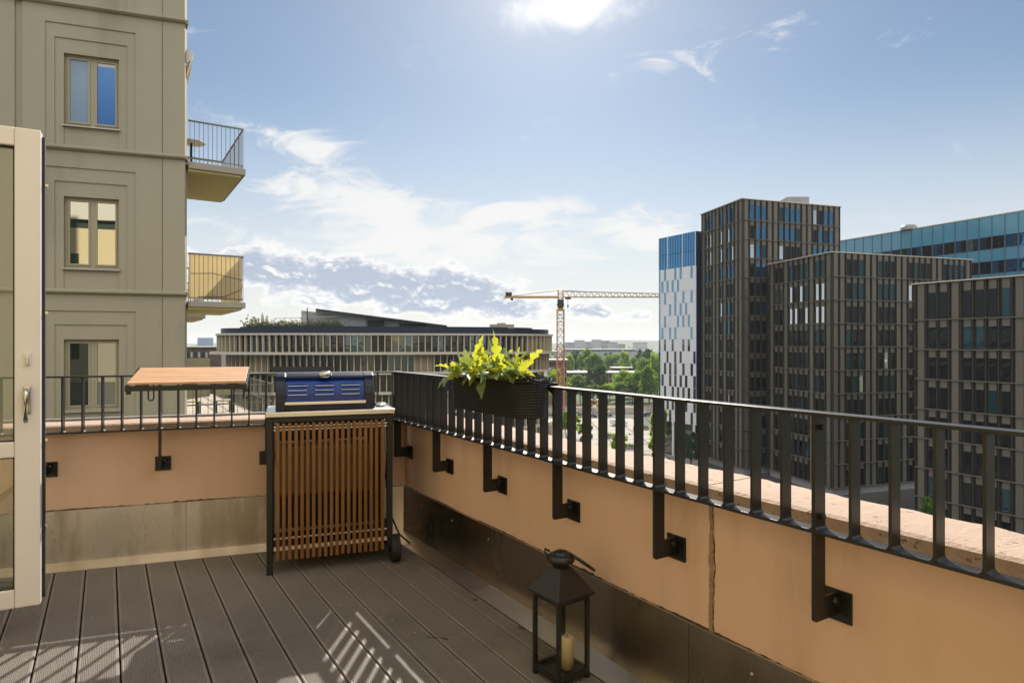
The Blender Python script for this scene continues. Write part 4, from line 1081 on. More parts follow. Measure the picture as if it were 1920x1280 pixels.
def dark_tower(label, px, d, ang_l, len_l, ang_r, len_r, ztop, nf, pl, pr, top_h, zbase=G):
    C0 = at(px, d); l = direc(ang_l); r = direc(ang_r)
    Lp = (C0[0]+l[0]*len_l, C0[1]+l[1]*len_l); Rp = (C0[0]+r[0]*len_r, C0[1]+r[1]*len_r); Bp = (Lp[0]+r[0]*len_r, Lp[1]+r[1]*len_r)
    root = wthing('office_tower', label, 'office tower', C0[0], C0[1], zbase, 'dark finned office towers')
    def shrink(P, c, k=.15):
        return P
    MB().prism([C0, Rp, Bp, Lp], zbase+1.3, ztop-.1).build('wall', m_core, root)
    MB().prism([(C0[0], C0[1]-.05), Rp, Bp, Lp], zbase, zbase+1.29).build('plinth', m_greyclad, root)
    cx = (C0[0]+Bp[0])/2; cy = (C0[1]+Bp[1])/2
    def out(P, k): 
        dx, dy = P[0]-cx, P[1]-cy; m = math.hypot(dx, dy); return (P[0]+dx/m*k, P[1]+dy/m*k)
    MB().prism([out(C0, .6), out(Rp, .6), out(Bp, .6), out(Lp, .6)], ztop-.02, ztop+.12).build('roof_edge', m_edge, root)
    wn = Wins()
    LEFT[0] = 1 if pr else 0
    if pl: dark_face(root, wn, Lp, C0, zbase+1.3, ztop, nf, pl, top_h)
    LEFT[0] = 0
    if pr: dark_face(root, wn, C0, Rp, zbase+1.3, ztop, nf, pr, top_h)
    wn.build(root, g_t)
    return root, C0, Rp, Bp, Lp
T1 = dark_tower('tallest dark finned office tower, standing right of the white panelled tower', 1393, 122, -12.2, 15.3, 71.75, 23.2, zz(373, 122), 13,
                'PWWPPWPWWPP'[::1], 'PWWWPPWWWWPPWWWWP', 4.0)
root = T1[0]; WMODE[0] = 1
bx = at(1497, 131); MB().box(bx[0]-2.2, bx[0]+2.2, 131, 135, zz(373, 122)+.125, zz(369, 131)).build('roof_plant_room', m_greyclad, root)
T2 = dark_tower('middle dark finned office tower in front of the tallest one, blue offices behind it', 1560, 105, -12.2, 16.7, 71.75, 31.2, zz(473, 105), 9,
                'PWWPWWWWPWWP'[::1], 'PPWWWPPWWWPPWWWWPPWWWWP', 3.9)
T3 = dark_tower('lowest and nearest dark finned office tower at the right edge', 2040, 68.3, -28.3, 17.8, 61.7, 20, zz(533, 84), 7,
                'PWWPWWWWPWWWP', '', 4.7)

# white panel tower with blue glass head
m_white = mat('white_metal_panel', (.66, .67, .70), .4, .1, vary=.03, vscale=.2)
g_w = [glassmat('slot_glass_black', (.008, .009, .011), .15), glassmat('slot_glass_blue', (.03, .08, .13), .42, .02, (.38, .62, .82)), glassmat('head_glass_blue', (.008, .05, .18), .38, .02, (.22, .60, .95), .3), glassmat('side_glass_navy', (.004, .012, .05), .25, .02, (.4, .6, 1.0))]
C0 = at(1305, 137); l = direc(-29); Lp = (C0[0]+l[0]*11.6, C0[1]+l[1]*11.6); r = direc(61); Rp = (C0[0]+r[0]*9, C0[1]+r[1]*9); Bp = (Lp[0]+r[0]*9, Lp[1]+r[1]*9)
wt = wthing('panel_tower', 'slim white panelled tower with scattered slot windows and a blue glass head', 'office tower', C0[0], C0[1], G)
ztop = zz(433, 137); zhead = zz(497, 137)
MB().prism([C0, Rp, Bp, Lp], G+7.5, zhead).build('wall', m_white, wt)
ins = lambda P, k: (P[0]+((C0[0]+Bp[0])/2-P[0])*k, P[1]+((C0[1]+Bp[1])/2-P[1])*k)
MB().prism([ins(P, .06) for P in (C0, Rp, Bp, Lp)], G, G+7.49).build('glazed_base', g_w[0], wt)
MB().prism([C0, Rp, Bp, Lp], zhead+.01, ztop).build('glass_head', g_w[2], wt)
L_, e = frame_of(Lp, C0)
m = MB(); m.fr = (*Lp, *e)
for u in (.0, 2.9, 7.6, 11.40):
    m = MB(); m.fr = (*Lp, *e); m.box(u, u+.18, -.12, -.002, zhead+.01, ztop); m.build('head_mullion', m_white, wt)
m = MB(); m.fr = (*Lp, *e)
for i in range(14): m.box(.55+.8*i, .6+.8*i, -.05, -.002, zhead+.02, ztop-.05)
m.box(0, L_, -.05, -.002, zhead+3.2, zhead+3.28)
m.build('glazing_bars', m_navyband, wt)
L2, e2 = frame_of(C0, Rp)
m = MB(); m.fr = (*C0, *e2); m.box(.1, L2, -.06, -.002, G+7.5, ztop); m.build('side_glazing', g_w[3], wt)
m = MB(); m.fr = (*Lp, *e)
nf = 13; fh = (zhead-(G+7.5))/nf
for k in range(1, nf): m.box(0, L_, -.012, -.001, G+7.5+fh*k-.03, G+7.5+fh*k+.03)
m.build('panel_joints', mat('panel_joint', (.50, .51, .54), .5), wt)
wn = Wins(); ncol = 14; cw = L_/ncol; rgw = random.Random(4); prev = set()
for k in range(nf):
    z0 = G+7.5+fh*k; r_ = nf-1-k
    cnt = 4 if r_ < 6 else 4 if r_ < 8 else 6 if r_ == 8 else 7
    cols = set(); tries = 0
    while len(cols) < cnt and tries < 200:
        c_ = rgw.randrange(1, ncol); tries += 1
        if c_-1 in cols or c_+1 in cols or (c_ in prev and rgw.random() < .85): continue
        cols.add(c_)
    prev = cols
    for c_ in cols:
        w_ = cw*(.80 if r_ < 8 else .88)
        wn.add(Lp, e, cw*c_+.05, min(cw*c_+.05+w_, L_-.05), -.022, -.0035, z0+.04, z0+fh-.04, 1 if r_ < 6 else 0)
    wn.add(Lp, e, .02, .52, -.021, -.003, z0+.05, z0+fh-.05, 1 if r_ < 6 else 0)
wn.build(wt, g_w)
for u in (1.0, 4.2, 7.4, 10.6):
    m = MB(); m.fr = (*Lp, *e); m.box(u, u+.55, .05, .6, G, G+7.49); m.build('column', m_white, wt)

# teal glass office behind
m_teal = mat('teal_glass_panel', (.075, .25, .36), .16, .0, spec=.9, vary=.10, vscale=.12)
m_tealf = mat('grey_blue_mullion', (.11, .15, .20), .4, .3)
l = direc(-24); P0 = (.86*113, 113.0); 
te = wthing('glass_office', 'long teal glass office with dark ribbon windows behind the dark towers', 'office building', P0[0], P0[1], G)
E_ = (P0[0]+l[0]*50, P0[1]+l[1]*50); rr_ = direc(66); 
zt_ = zz(392, 117)
MB().prism([E_, P0, (P0[0]+rr_[0]*16, P0[1]+rr_[1]*16), (E_[0]+rr_[0]*16, E_[1]+rr_[1]*16)], G, zt_).build('wall', m_core, te)
L_, e = frame_of(E_, P0); n = 22; cw = L_/n
pan, mul, wn = MB(), MB(), Wins(); pan.fr = mul.fr = (*E_, *e)
z = zt_-.05; fl = [(3.9, 2.35)]+[(2.3, 2.35)]*9
for hp, hw_ in fl:
    pan = MB(); pan.fr = (*E_, *e)
    for i in range(n): pan.box(cw*i+.08, cw*(i+1)-.08, -.06, -.002, z-hp, z-.06)
    pan.build('spandrel_panels', m_teal, te)
    zb = z-hp-.05
    for i in range(n):
        for j in (0, 1): wn.add(E_, e, cw*i+.14+j*(cw/2-.06), cw*i+cw/2-.08+j*(cw/2-.06), -.04, -.003, zb-hw_, zb, rgt.choices((0, 1, 2, 3), (.66, .12, .16, .06))[0] if i < n-4 else 2)
    z = zb-hw_-.02
    mul.box(0, L_, -.10, -.061, z-.05, z+.05)
for i in range(n+1): mul.box(cw*i-.07, cw*i+.07, -.16, -.0025, G, zt_-.05)
mul.build('mullions', m_tealf, te); wn.build(te, g_t)
MB().prism([(E_[0]-.2, E_[1]-.2), (P0[0]+.1, P0[1]-.3), (P0[0]+rr_[0]*16, P0[1]+rr_[1]*16), (E_[0]+rr_[0]*16, E_[1]+rr_[1]*16)], zt_+.001, zt_+.18).build('roof_edge', m_edge, te)
x, y = at(1704, 139); MB().lathe([(1.6, zt_+.1), (1.6, zt_+.7), (1.2, zt_+1.1), (.1, zt_+1.2)], 14, (x, y)).build('roof_vent', m_greyclad, te)

# ------------------------------------------------------------------ ground, roads, plaza
m_ground = mat('city_ground', (.11, .105, .09), .95, vary=.2, vscale=.02, col2=(.05, .065, .022), c2scale=.012, c2lo=.42, c2hi=.55)
m_plaza = mat('pale_plaza_paving', (.31, .27, .23), .85, vary=.10, vscale=.12, bump=.2, bscale=2)
m_road = mat('asphalt', (.055, .053, .05), .9, vary=.2, vscale=.2)
m_site = mat('site_earth', (.19, .14, .105), .95, vary=.35, vscale=.15)
m_grass = mat('park_grass', (.055, .085, .022), .95, vary=.3, vscale=.1)
o = MB().add([(-9000, -9000, G), (9000, -9000, G), (9000, 12000, G), (-9000, 12000, G)], [(0, 1, 2, 3)]).build('ground', m_ground); tag(o, 'city ground stretching to the horizon', 'ground', kind='structure')
o = MB().add([(-6, 60, G+.02), (40, 60, G+.02), (40, 214, G+.02), (-6, 214, G+.02)], [(0, 1, 2, 3)]).build('plaza', m_plaza); tag(o, 'pale sunlit plaza paving below the towers', 'plaza', kind='structure')
o = MB().add([(40.01, 40, G+.02), (130, 40, G+.02), (130, 213.9, G+.02), (40.01, 213.9, G+.02)], [(0, 1, 2, 3)]).build('shade_ground', m_road); tag(o, 'dark ground sheet put where the finned towers cast shade', 'road', kind='structure')  # dark sheet added in place of tower shade on the ground
o = MB().prism([(-60, 214), (110, 214), (110, 226), (-60, 226)], G+.004, G+.012).build('road', m_road); tag(o, 'dark road along the far edge of the plaza', 'road', kind='structure')
m = MB()
for i in range(20): m.box(-50+7*i, -47+7*i, 219.9, 220.1, G+.013, G+.017)
o = m.build('road_marking', m_cornice); tag(o, 'white dashed centre line on the dark road', 'road marking', kind='structure')
o = MB().prism([(-60, 226.3), (110, 226.3), (110, 226.6), (-60, 226.6)], G, G+.15).build('kerb', m_ledge); tag(o, 'pale kerb on the park side of the road', 'kerb', kind='structure')
o = MB().add([(-10, 230, G+.02), (70, 230, G+.02), (78, 262, G+.02), (-10, 262, G+.02)], [(0, 1, 2, 3)]).build('site_ground', m_site); tag(o, 'brown bare earth of the building site at the crane foot', 'bare earth', kind='structure')
o = MB().add([(-40, 264, G+.015), (160, 264, G+.015), (260, 520, G+.015), (-60, 520, G+.015)], [(0, 1, 2, 3)]).build('park_lawn', m_grass); tag(o, 'green lawn under the park trees', 'lawn', kind='structure')

m = MB()
for k in range(16): m.prism([(-6, 66+9.2*k), (40, 66+9.2*k), (40, 66.5+9.2*k), (-6, 66.5+9.2*k)], G+.021, G+.026)
for k in range(5): m.prism([(-2+9*k, 61), (-1.6+9*k, 61), (-1.6+9*k, 213), (-2+9*k, 213)], G+.0275, G+.030)
o = m.build('paving_bands', m_road); tag(o, 'dark bands crossing the pale plaza paving', 'paving', kind='structure')
# ------------------------------------------------------------------ trees
m_leaf = [leafmat('tree_leaf_mid', (.06, .125, .016), (.26, .42, .03), .45, .6, .35, .2), leafmat('tree_leaf_dark', (.024, .062, .016), (.07, .15, .02), .35, .6, .35, .15),
          leafmat('tree_leaf_light', (.10, .175, .022), (.42, .60, .05), .52, .6, .35, .2)]
m_bark = mat('bark', (.07, .055, .04), .9, vary=.2, vscale=2)
def crown_mesh(seed, n, leaf, clumps, squash=.85, airy=False):
    rg = random.Random(seed); cs = []
    for k in range(clumps):
        a = rg.uniform(0, 2*pi); h_ = rg.uniform(-.75, 1); rr = sqrt(max(0, 1-h_*h_*.9))*rg.uniform(.45, .85)*(1 if h_ > 0 else .9)
        cs.append((rr*cos(a), rr*sin(a), h_*.78*squash, rg.uniform(.20, .36) if not airy else rg.uniform(.14, .26)))
    if not airy: cs += [(0, 0, 0, .45), (0, 0, .35, .38)]
    def pick():
        x, y, z, r_ = rg.choice(cs); v = Vector((rg.gauss(0, 1), rg.gauss(0, 1), rg.gauss(0, 1))).normalized()*r_*rg.uniform(.55, 1.12)
        return (x+v.x, y+v.y, z+v.z*.85)
    return scatter(n, pick, leaf, rg, .6)
CROWNS = {}
def tree(x, y, h, wd, kind, label, group, var=0, airy=False, base=G):
    root = thing('tree', label, 'tree', (x, y, base), random.uniform(0, 6), group)
    key = (kind, var, airy)
    cz = h*(.60 if not airy else .58); ch = h*.42
    if key not in CROWNS:
        mbx = crown_mesh(17*var+3*kind+(50 if airy else 0), 3600 if not airy else 2600, .075 if not airy else .10, 22 if not airy else 30, 1, airy)
        o = mbx.build('crown', m_leaf[kind], root); t = MB().tube([(0, 0, -.05), (.01, 0, .3), (0, .01, .65), (.01, 0, .85)], [.03, .024, .015, .006], 7)
        for k in range(5):
            a = k*1.3; t.tube([(0, 0, .4+.06*k), (.14*cos(a), .14*sin(a), .58+.05*k), (.25*cos(a), .25*sin(a), .68+.05*k)], [.011, .007, .003], 5)
        t_ = t.build('trunk', m_bark, root); CROWNS[key] = (o, t_)
    else:
        o, t_ = CROWNS[key]; o = o.copy(); COL.objects.link(o); o.parent = root; t_ = t_.copy(); COL.objects.link(t_); t_.parent = root
    o.location = (0, 0, cz); o.scale = (wd/2, wd/2, ch); t_.scale = (h*.9, h*.9, h)
    return root
PT = 'park trees beyond the building site'
def ptree(px, d, ytop, wpx, kind, var, label):
    x, y = at(px, d); h = zz(ytop, d)-G; tree(x, y, h, wpx*d/F*1.05, kind, label, PT, var)
ptree(1120, 285, 684, 44, 1, 0, 'darkest round park tree standing before the white roofed building')
ptree(1118, 400, 664, 46, 0, 1, 'big domed park tree rising behind the white roofed building')
ptree(1083, 330, 702, 34, 0, 2, 'hazy mid green tree just right of the crane mast')
ptree(1168, 300, 692, 40, 2, 3, 'pale green spreading tree right of the darkest park tree')
ptree(1192, 280, 697, 50, 0, 0, 'broad mid green tree below the white roof end')
ptree(1217, 262, 688, 36, 0, 1, 'tall green tree close to the white panelled tower')
ptree(1150, 470, 662, 40, 0, 3, 'mid green tree behind the middle of the white roof')
ptree(1172, 440, 657, 24, 2, 2, 'bright narrow tree top behind the white roof')
ptree(1199, 430, 653, 22, 1, 2, 'dark conical tree near the white panelled tower')
ptree(1215, 480, 655, 26, 1, 0, 'dark tree against the far hill beside the white panelled tower')
ptree(1080, 480, 657, 30, 1, 1, 'dark tree right of the crane mast on the far side of the park')
ptree(1098, 430, 655, 32, 0, 0, 'tall mid green tree left of the big domed tree')
ptree(1208, 350, 672, 34, 0, 2, 'spreading tree over the right end of the white roof')
ptree(1228, 330, 660, 26, 2, 3, 'light green tree touching the edge of the white panelled tower')
ptree(1066, 400, 664, 24, 2, 1, 'light tree seen through the crane mast')
ptree(1102, 300, 712, 28, 0, 3, 'low tree left of the darkest park tree')
ptree(1143, 290, 716, 30, 2, 2, 'low light tree right of the darkest park tree')
ptree(1040, 240, 690, 30, 2, 0, 'light green tree at the foot of the round office')
ptree(1216, 400, 680, 30, 1, 3, 'dark squat tree between the white roof and the panelled tower')
ptree(1060, 300, 704, 26, 0, 1, 'mid green tree behind the crane foot')
ptree(1232, 270, 704, 28, 0, 3, 'low green tree at the base edge of the panelled tower')
for px, d, yt, w, kd, vr, lb in ((1088, 268, 712, 34, 1, 2, 'dark low tree at the near park edge right of the crane'), (1112, 272, 722, 36, 0, 0, 'low green tree below the darkest park tree'), (1139, 270, 720, 34, 2, 1, 'bright low tree at the near park edge'),
    (1165, 274, 716, 36, 0, 2, 'rounded mid green tree at the near park edge'), (1186, 268, 720, 30, 1, 0, 'dark low tree at the near park edge right of the bright one'), (1206, 266, 716, 34, 2, 2, 'light low tree just left of the tall green tree'), (1068, 270, 716, 30, 2, 3, 'light low tree beside the crane foot'),
    (1052, 290, 690, 24, 0, 2, 'green tree between the round office and the crane mast'), (1196, 420, 668, 34, 0, 3, 'domed tree behind the end of the white roof'), (1140, 500, 660, 30, 1, 2, 'dark tree behind the big domed tree')): ptree(px, d, yt, w, kd, vr, lb)
PZ = 'young plaza trees behind the railing'
def ztree(px, d, ytop, wpx, kind, var, label):
    x, y = at(px, d); h = zz(ytop, d)-G; tree(x, y, h, wpx*d/F*1.25, kind, label, PZ, var, True)
ztree(1068, 168, 770, 42, 2, 0, 'leafy bright plaza tree right of the planter')
ztree(1098, 150, 790, 24, 0, 1, 'thin plaza tree just left of the dark lamp post')
ztree(1160, 134, 806, 30, 2, 2, 'light airy plaza tree in the middle of the paving')
ztree(1236, 128, 756, 36, 2, 1, 'tall light plaza tree in front of the panelled tower')
ztree(1295, 127, 806, 34, 1, 0, 'dark small tree at the foot of the panelled tower')
ztree(1232, 117, 806, 32, 2, 0, 'low bright plaza tree near the foot of the panelled tower')
ztree(1750, 70, 930, 60, 0, 2, 'street tree at the foot of the nearest dark tower')
ztree(1610, 88, 935, 40, 0, 1, 'small street tree at the foot of the middle dark tower')
# distant wood and hills
rgd = random.Random(9)
def wood_pts():
    y = rgd.uniform(540, 1500); t = rgd.uniform(-.55, .9); 
    return (t*y, y, G+abs(rgd.gauss(0, 1))*4.5+2.5)
o = scatter(9000, wood_pts, 2.6, rgd).build('far_wood', m_leaf[1]); tag(o, 'far dark green tree belt below the horizon', 'wood', kind='stuff')
hl = MB(); n = 70; rings = []
for k in range(n+1):
    x = -3800+7600*k/n; h_ = 12+20*max(0, sin(k*.33)+.5*sin(k*.81+1))+6*rgd.random()
    rings.append([(x, 2900, G), (x, 3300, G+h_+6), (x, 3500, G+h_+10), (x, 4000, G)])
o = hl.loft(rings).build('far_hills', mat('far_hill_wood', (.045, .065, .03), .95, vary=.3, vscale=.006)); tag(o, 'low wooded hills on the horizon', 'hills', kind='structure')

# ------------------------------------------------------------------ far buildings
m_farb = [mat('far_pale_block', (.42, .43, .43), .8, vary=.05, vscale=.02), mat('far_grey_block', (.30, .32, .34), .8, vary=.05, vscale=.02), mat('far_brick', (.13, .095, .08), .85, vary=.1, vscale=.1)]
def block(name, label, px0, px1, d, ytop, depth, mi, rows, cols, roof=None, group=None, cat='building'):
    x0, x1 = at(px0, d)[0], at(px1, d)[0]; zt2 = zz(ytop, d)
    b_ = wthing(name, label, cat, (x0+x1)/2, d, G, group)
    MB().box(x0, x1, d, d+depth, G, zt2).build('wall', m_farb[mi], b_)
    m = MB(); h_ = min(3.1, (zt2-G)/max(rows, 1))
    for r_ in range(rows):
        za = zt2-h_*(r_+1)+.9
        for c_ in range(cols):
            u = x0+(x1-x0)*(c_+.5)/cols; w_ = (x1-x0)/cols*.3; m.box(u-w_, u+w_, d-.12, d-.003, za, za+1.4)
    if m.f: m.build('windows', g_t[0], b_)['kind'] = 'stuff'
    if roof: MB().box(x0-.8, x1+.8, d-.8, d+depth+.8, zt2+.001, zt2+.5).build('roof', roof, b_)
    return b_
fb = [(1062, 1078, 1350, 642, 'far apartment slab seen just right of the crane mast'), (1080, 1096, 1400, 638, 'first tall pale far apartment block right of the crane'), (1098, 1112, 1450, 641, 'low far grey block left of the middle far apartments'),
      (1113, 1128, 1400, 637, 'tallest pale far apartment block in the middle of the skyline'), (1129, 1143, 1420, 639, 'far pale block right of the tallest one'), (1145, 1158, 1300, 642, 'far grey stepped block on the right of the skyline'),
      (1159, 1172, 1350, 645, 'lowest far block at the right end of the skyline'), (1192, 1214, 1700, 642, 'wide far slab on the hill beside the panelled tower')]
for i, (a, b_, d, y, lb) in enumerate(fb): block('apartment_block', lb, a, b_, d, y, 40, 0 if i % 2 else 1, 6, 9, m_farb[1], 'far apartment blocks on the skyline', 'apartment block')
block('hall', 'long low brick building with a bright white flat roof among the park trees', 1062, 1210, 352, 699, 14, 2, 2, 26, m_cornice)
block('hall', 'white roofed low hall right of the first one, partly behind trees', 1150, 1213, 420, 690, 12, 2, 1, 14, m_cornice)
block('brick_house', 'red brick house with white windows between the round office and the crane', 1030, 1062, 265, 676, 14, 2, 4, 8, m_greyclad, None, 'house')
block('warehouse', 'very long pale low warehouse roof beyond the park', 1062, 1190, 640, 655, 25, 1, 1, 30, m_cornice)

# ------------------------------------------------------------------ tower crane
m_cy = mat('crane_yellow', (.42, .24, .085), .5, vary=.1, vscale=.5)
m_cr = mat('crane_orange', (.42, .17, .09), .55, vary=.1, vscale=.5)
m_cw = mat('crane_pale', (.36, .26, .17), .5)
CD = 200.0
cx, cy = at(1051, CD)
cr = thing('tower_crane', 'tall yellow and orange lattice tower crane with its jib reaching behind the white tower', 'crane', (cx, cy, G))
def zc(py): return zz(py, CD)-G
def lattice(m, z0, z1, w, step, r0=.15, r1=.085):
    n = int(round((z1-z0)/step)); 
    cn = [(-w, -w), (w, -w), (w, w), (-w, w)]
    for x, y in cn: m.tube([(x, y, z0), (x, y, z1)], r0, 4)
    for k in range(n):
        a, b_ = z0+(z1-z0)*k/n, z0+(z1-z0)*(k+1)/n
        for i in range(4):
            p, q = cn[i], cn[(i+1) % 4]
            if k % 2: p, q = q, p
            m.tube([(*p, a), (*q, b_)], r1, 4, cap=False)
            m.tube([(*p, a), (*q, a)], r1*.8, 4, cap=False)
zt3 = zc(583)
m = MB(); lattice(m, zc(648), zt3, 1.05, 2.0); m.build('upper_mast', m_cw, cr)
m = MB(); lattice(m, 0, zc(648), 1.1, 2.0, .17, .10); m.build('lower_mast', m_cr, cr)
for k in range(5): MB().box(-.9, .9, -.9, .9, zc(590+14*k), zc(590+14*k)+.10).build('platform', m_blk, cr)
MB().lathe([(1.3, zt3), (1.3, zt3+.6), (.9, zt3+.7), (.9, zt3+1.6), (1.2, zt3+1.7), (1.2, zt3+2.2)], 12).build('slewing_ring', m_cy, cr)
MB().box(-1.0, .9, -1.7, 0, zc(576), zc(562)).build('cab', m_blk, cr, bevel=.1)
m = MB(); lattice(m, zc(574), zc(544), .75, 1.3, .13, .07); m.build('tower_head', m_cy, cr)
JL = 34.0
def jib(m, x0, x1, zb, ztp, w, n, r):
    sx_ = 1 if x1 > x0 else -1
    for y in (-w, w): m.tube([(x0, y, zb), (x1, y, zb)], r, 4)
    m.tube([(x0, 0, ztp), (x1, 0, zb+(ztp-zb)*.55)], r, 4)
    for k in range(n):
        a = x0+(x1-x0)*k/n; c_ = x0+(x1-x0)*(k+.5)/n; b_ = x0+(x1-x0)*(k+1)/n
        za = ztp+(zb+(ztp-zb)*.55-ztp)*(k+.5)/n
        for y in (-w, w): m.tube([(a, y, zb), (c_, 0, za)], r*.6, 4, cap=False); m.tube([(c_, 0, za), (b_, y, zb)], r*.6, 4, cap=False)
        m.tube([(a, -w, zb), (a, w, zb)], r*.6, 4, cap=False)
m = MB(); jib(m, .8, JL, zc(557), zc(546), .6, 17, .15); m.build('jib', m_cw, cr)
m = MB(); m.box(-17.5, -.8, -.6, -.35, zc(559), zc(555)); m.box(-17.5, -.8, .35, .6, zc(559), zc(555))
for k in range(9): m.box(-17+2*k, -16.8+2*k, -.349, .349, zc(558), zc(556.5))
m.build('counter_jib', m_cy, cr)
MB().box(-17.2, -15.2, -.9, .9, zc(554.9), zc(548)).build('winch', m_blk, cr, bevel=.1)
MB().box(-15.6, -14.8, -.7, .7, zc(563), zc(559.1)).build('counterweight', m_blk, cr, bevel=.05)
m = MB()
for y in (-.4, .4): m.tube([(-15, y, zc(555)), (-7, y, zc(549)), (-.5, y*.5, zc(545))], .055, 4); m.tube([(.5, y*.5, zc(544)), (14, 0, zc(549))], .04, 4)
m.build('tie_rods', m_cr, cr)
tr = MB().box(1.5, 3.2, -.5, .5, zc(561), zc(557.5)).build('trolley', m_blk, cr)
MB().tube([(2.3, 0, zc(561)), (2.3, 0, zc(571))], .05, 4).build('hoist_rope', m_blk, tr)
MB().box(2.1, 2.5, -.2, .2, zc(577), zc(571)).build('hook_block', m_blk, tr, bevel=.04)
MB().box(-3, 3, -3, 3, .0, 1.0).build('foundation', m_ledge, cr)

# ------------------------------------------------------------------ plaza furniture, vehicles, site things
m_glass_d = glassmat('vehicle_glass', (.01, .012, .014), .3)
def vehicle(px, d, rz, col, label, van=False):
    x, y = at(px, d); v = thing('van' if van else 'parked_car', label, 'van' if van else 'car', (x, y, G+.02), rz)
    L2_ = 2.6 if van else 2.15; hh = 2.0 if van else 1.45
    if van: pf = [(-L2_, .35), (L2_, .35), (L2_, .95), (L2_-.55, 1.15), (L2_-1.1, hh), (-L2_, hh)]
    else: pf = [(-L2_, .3), (L2_, .3), (L2_, .75), (L2_-1.0, .92), (.35, hh), (-1.2, hh), (-L2_+.1, .95)]
    MB().exty(pf, -.86, .86).build('body', mat('car_paint', col, .3, coat=.6), v, bevel=.07)
    gf = [(-1.1, .98), (1.0, .98), (.3, hh-.1), (-1.1, hh-.1)] if not van else [(1.15, 1.15), (1.9, 1.15), (1.45, hh-.15), (1.15, hh-.15)]
    MB().exty(gf, -.875, .875).build('side_window', m_glass_d, v)
    for wx in (-1.35, 1.35):
        for wy in (-.80, .80): MB().tube([(wx, wy-.1, .33), (wx, wy+.1, .33)], .33, 14).build('wheel', m_tyre, v)
    return v
vehicle(1076, 219, 0, (.03, .045, .08), 'dark blue van on the road left of the other traffic', True)
vehicle(1108, 218, 0, (.05, .06, .09), 'dark blue car on the road behind the plaza trees')
vehicle(1137, 222, pi, (.3, .3, .3), 'silver car on the road beyond the plaza')
vehicle(1217, 221, 0, (.08, .08, .085), 'dark grey car on the road near the panelled tower')
vehicle(1160, 196, .3, (.7, .7, .68), 'white delivery van parked on the plaza edge', True)
def site_box(px, d, w, h, col, label, name='site_hut', cat='site hut'):
    x, y = at(px, d); s_ = thing(name, label, cat, (x, y, G+.02))
    mm = mat('hut_paint', col, .6, vary=.06, vscale=.6)
    MB().box(-w/2, w/2, -1.2, 1.2, .15, h).build('body', mm, s_, bevel=.04)
    MB().box(-w/2-.08, w/2+.08, -1.28, 1.28, h+.002, h+.1).build('roof', m_cornice, s_)
    MB().box(-w*.3, -w*.05, -1.25, -1.203, .3, h*.85).build('door', m_greyclad, s_)
    MB().box(w*.1, w*.35, -1.24, -1.203, h*.45, h*.8).build('window', m_glass_d, s_)
site_box(1163, 252, 2.9, 2.9, (.55, .58, .5), 'pale green site container at the edge of the building site')
site_box(1127, 256, 3.6, 2.6, (.5, .36, .05), 'yellow site hut on the building site')
site_box(1103, 258, 3.2, 2.4, (.36, .06, .04), 'red site hut left of the yellow one on the site')
site_box(1165, 188, 1.2, 1.7, (.05, .11, .07), 'small dark green kiosk box on the plaza', 'kiosk', 'kiosk')
m = wthing('hoarding', 'pale grey hoarding fence around the building site', 'fence', at(1130, 229)[0], 229, G)
for k in range(20): MB().box(-6+3.6*k, -6+3.6*k+3.5, 229, 229.08, G+.1, G+2.1).build('panel', m_ledge if k % 3 else m_sill, m)
MB().box(-6, 66, 229.09, 229.15, G+.0, G+.3).build('footing', m_greyclad, m)
def lamp(px, d, h, label):
    x, y = at(px, d); l_ = thing('street_lamp', label, 'street lamp', (x, y, G+.02), 0, 'plaza lamp posts')
    MB().tube([(0, 0, 0), (0, 0, h*.3), (0, 0, h)], [.11, .09, .06], 8).build('pole', m_blk, l_)
    MB().lathe([(.08, h-.1), (.32, h), (.34, h+.12), (.1, h+.3), (.01, h+.32)], 12).build('lamp_head', m_sill, l_)
def planter_box(px, d, label):
    x, y = at(px, d); b_ = thing('plaza_planter', label, 'planter', (x, y, G+.03), 0, 'planters on the plaza')
    MB().box(-1.6, 1.6, -.8, .8, 0, .6).build('box', m_greyclad, b_, bevel=.03); MB().box(-1.5, 1.5, -.7, .7, .601, .64).build('soil', m_soil, b_)
    rg = random.Random(px); scatter(220, lambda: (rg.uniform(-1.4, 1.4), rg.uniform(-.6, .6), .64+abs(rg.gauss(0, .32))), .2, rg).build('foliage', m_leaf[0], b_)
planter_box(1138, 170, 'grey planter box with low greenery near the middle of the plaza'); planter_box(1178, 152, 'grey planter box with low greenery right of the light airy tree'); planter_box(1090, 190, 'grey planter box with low greenery behind the bright plaza tree'); planter_box(1206, 186, 'grey planter box with low greenery on the far plaza edge')
lamp(1127, 152, 6.2, 'dark lamp post on the plaza right of the thin tree')
lamp(1247, 190, 8.0, 'tall lamp post beside the panelled tower')
def bench(px, d, rz, label):
    x, y = at(px, d); b_ = thing('plaza_bench', label, 'bench', (x, y, G+.02), rz, 'benches on the plaza')
    MB().box(-1.2, 1.2, -.25, .25, .40, .46).build('seat', m_teak, b_)
    for s_ in (-.9, .9): MB().box(s_-.06, s_+.06, -.22, .22, 0, .40).build('leg', m_blk, b_)
bench(1186, 176, .3, 'dark bench on the far side of the plaza'); bench(1212, 160, .1, 'dark bench nearer the panelled tower'); bench(1168, 143, -.3, 'nearest dark bench behind the railing bars')
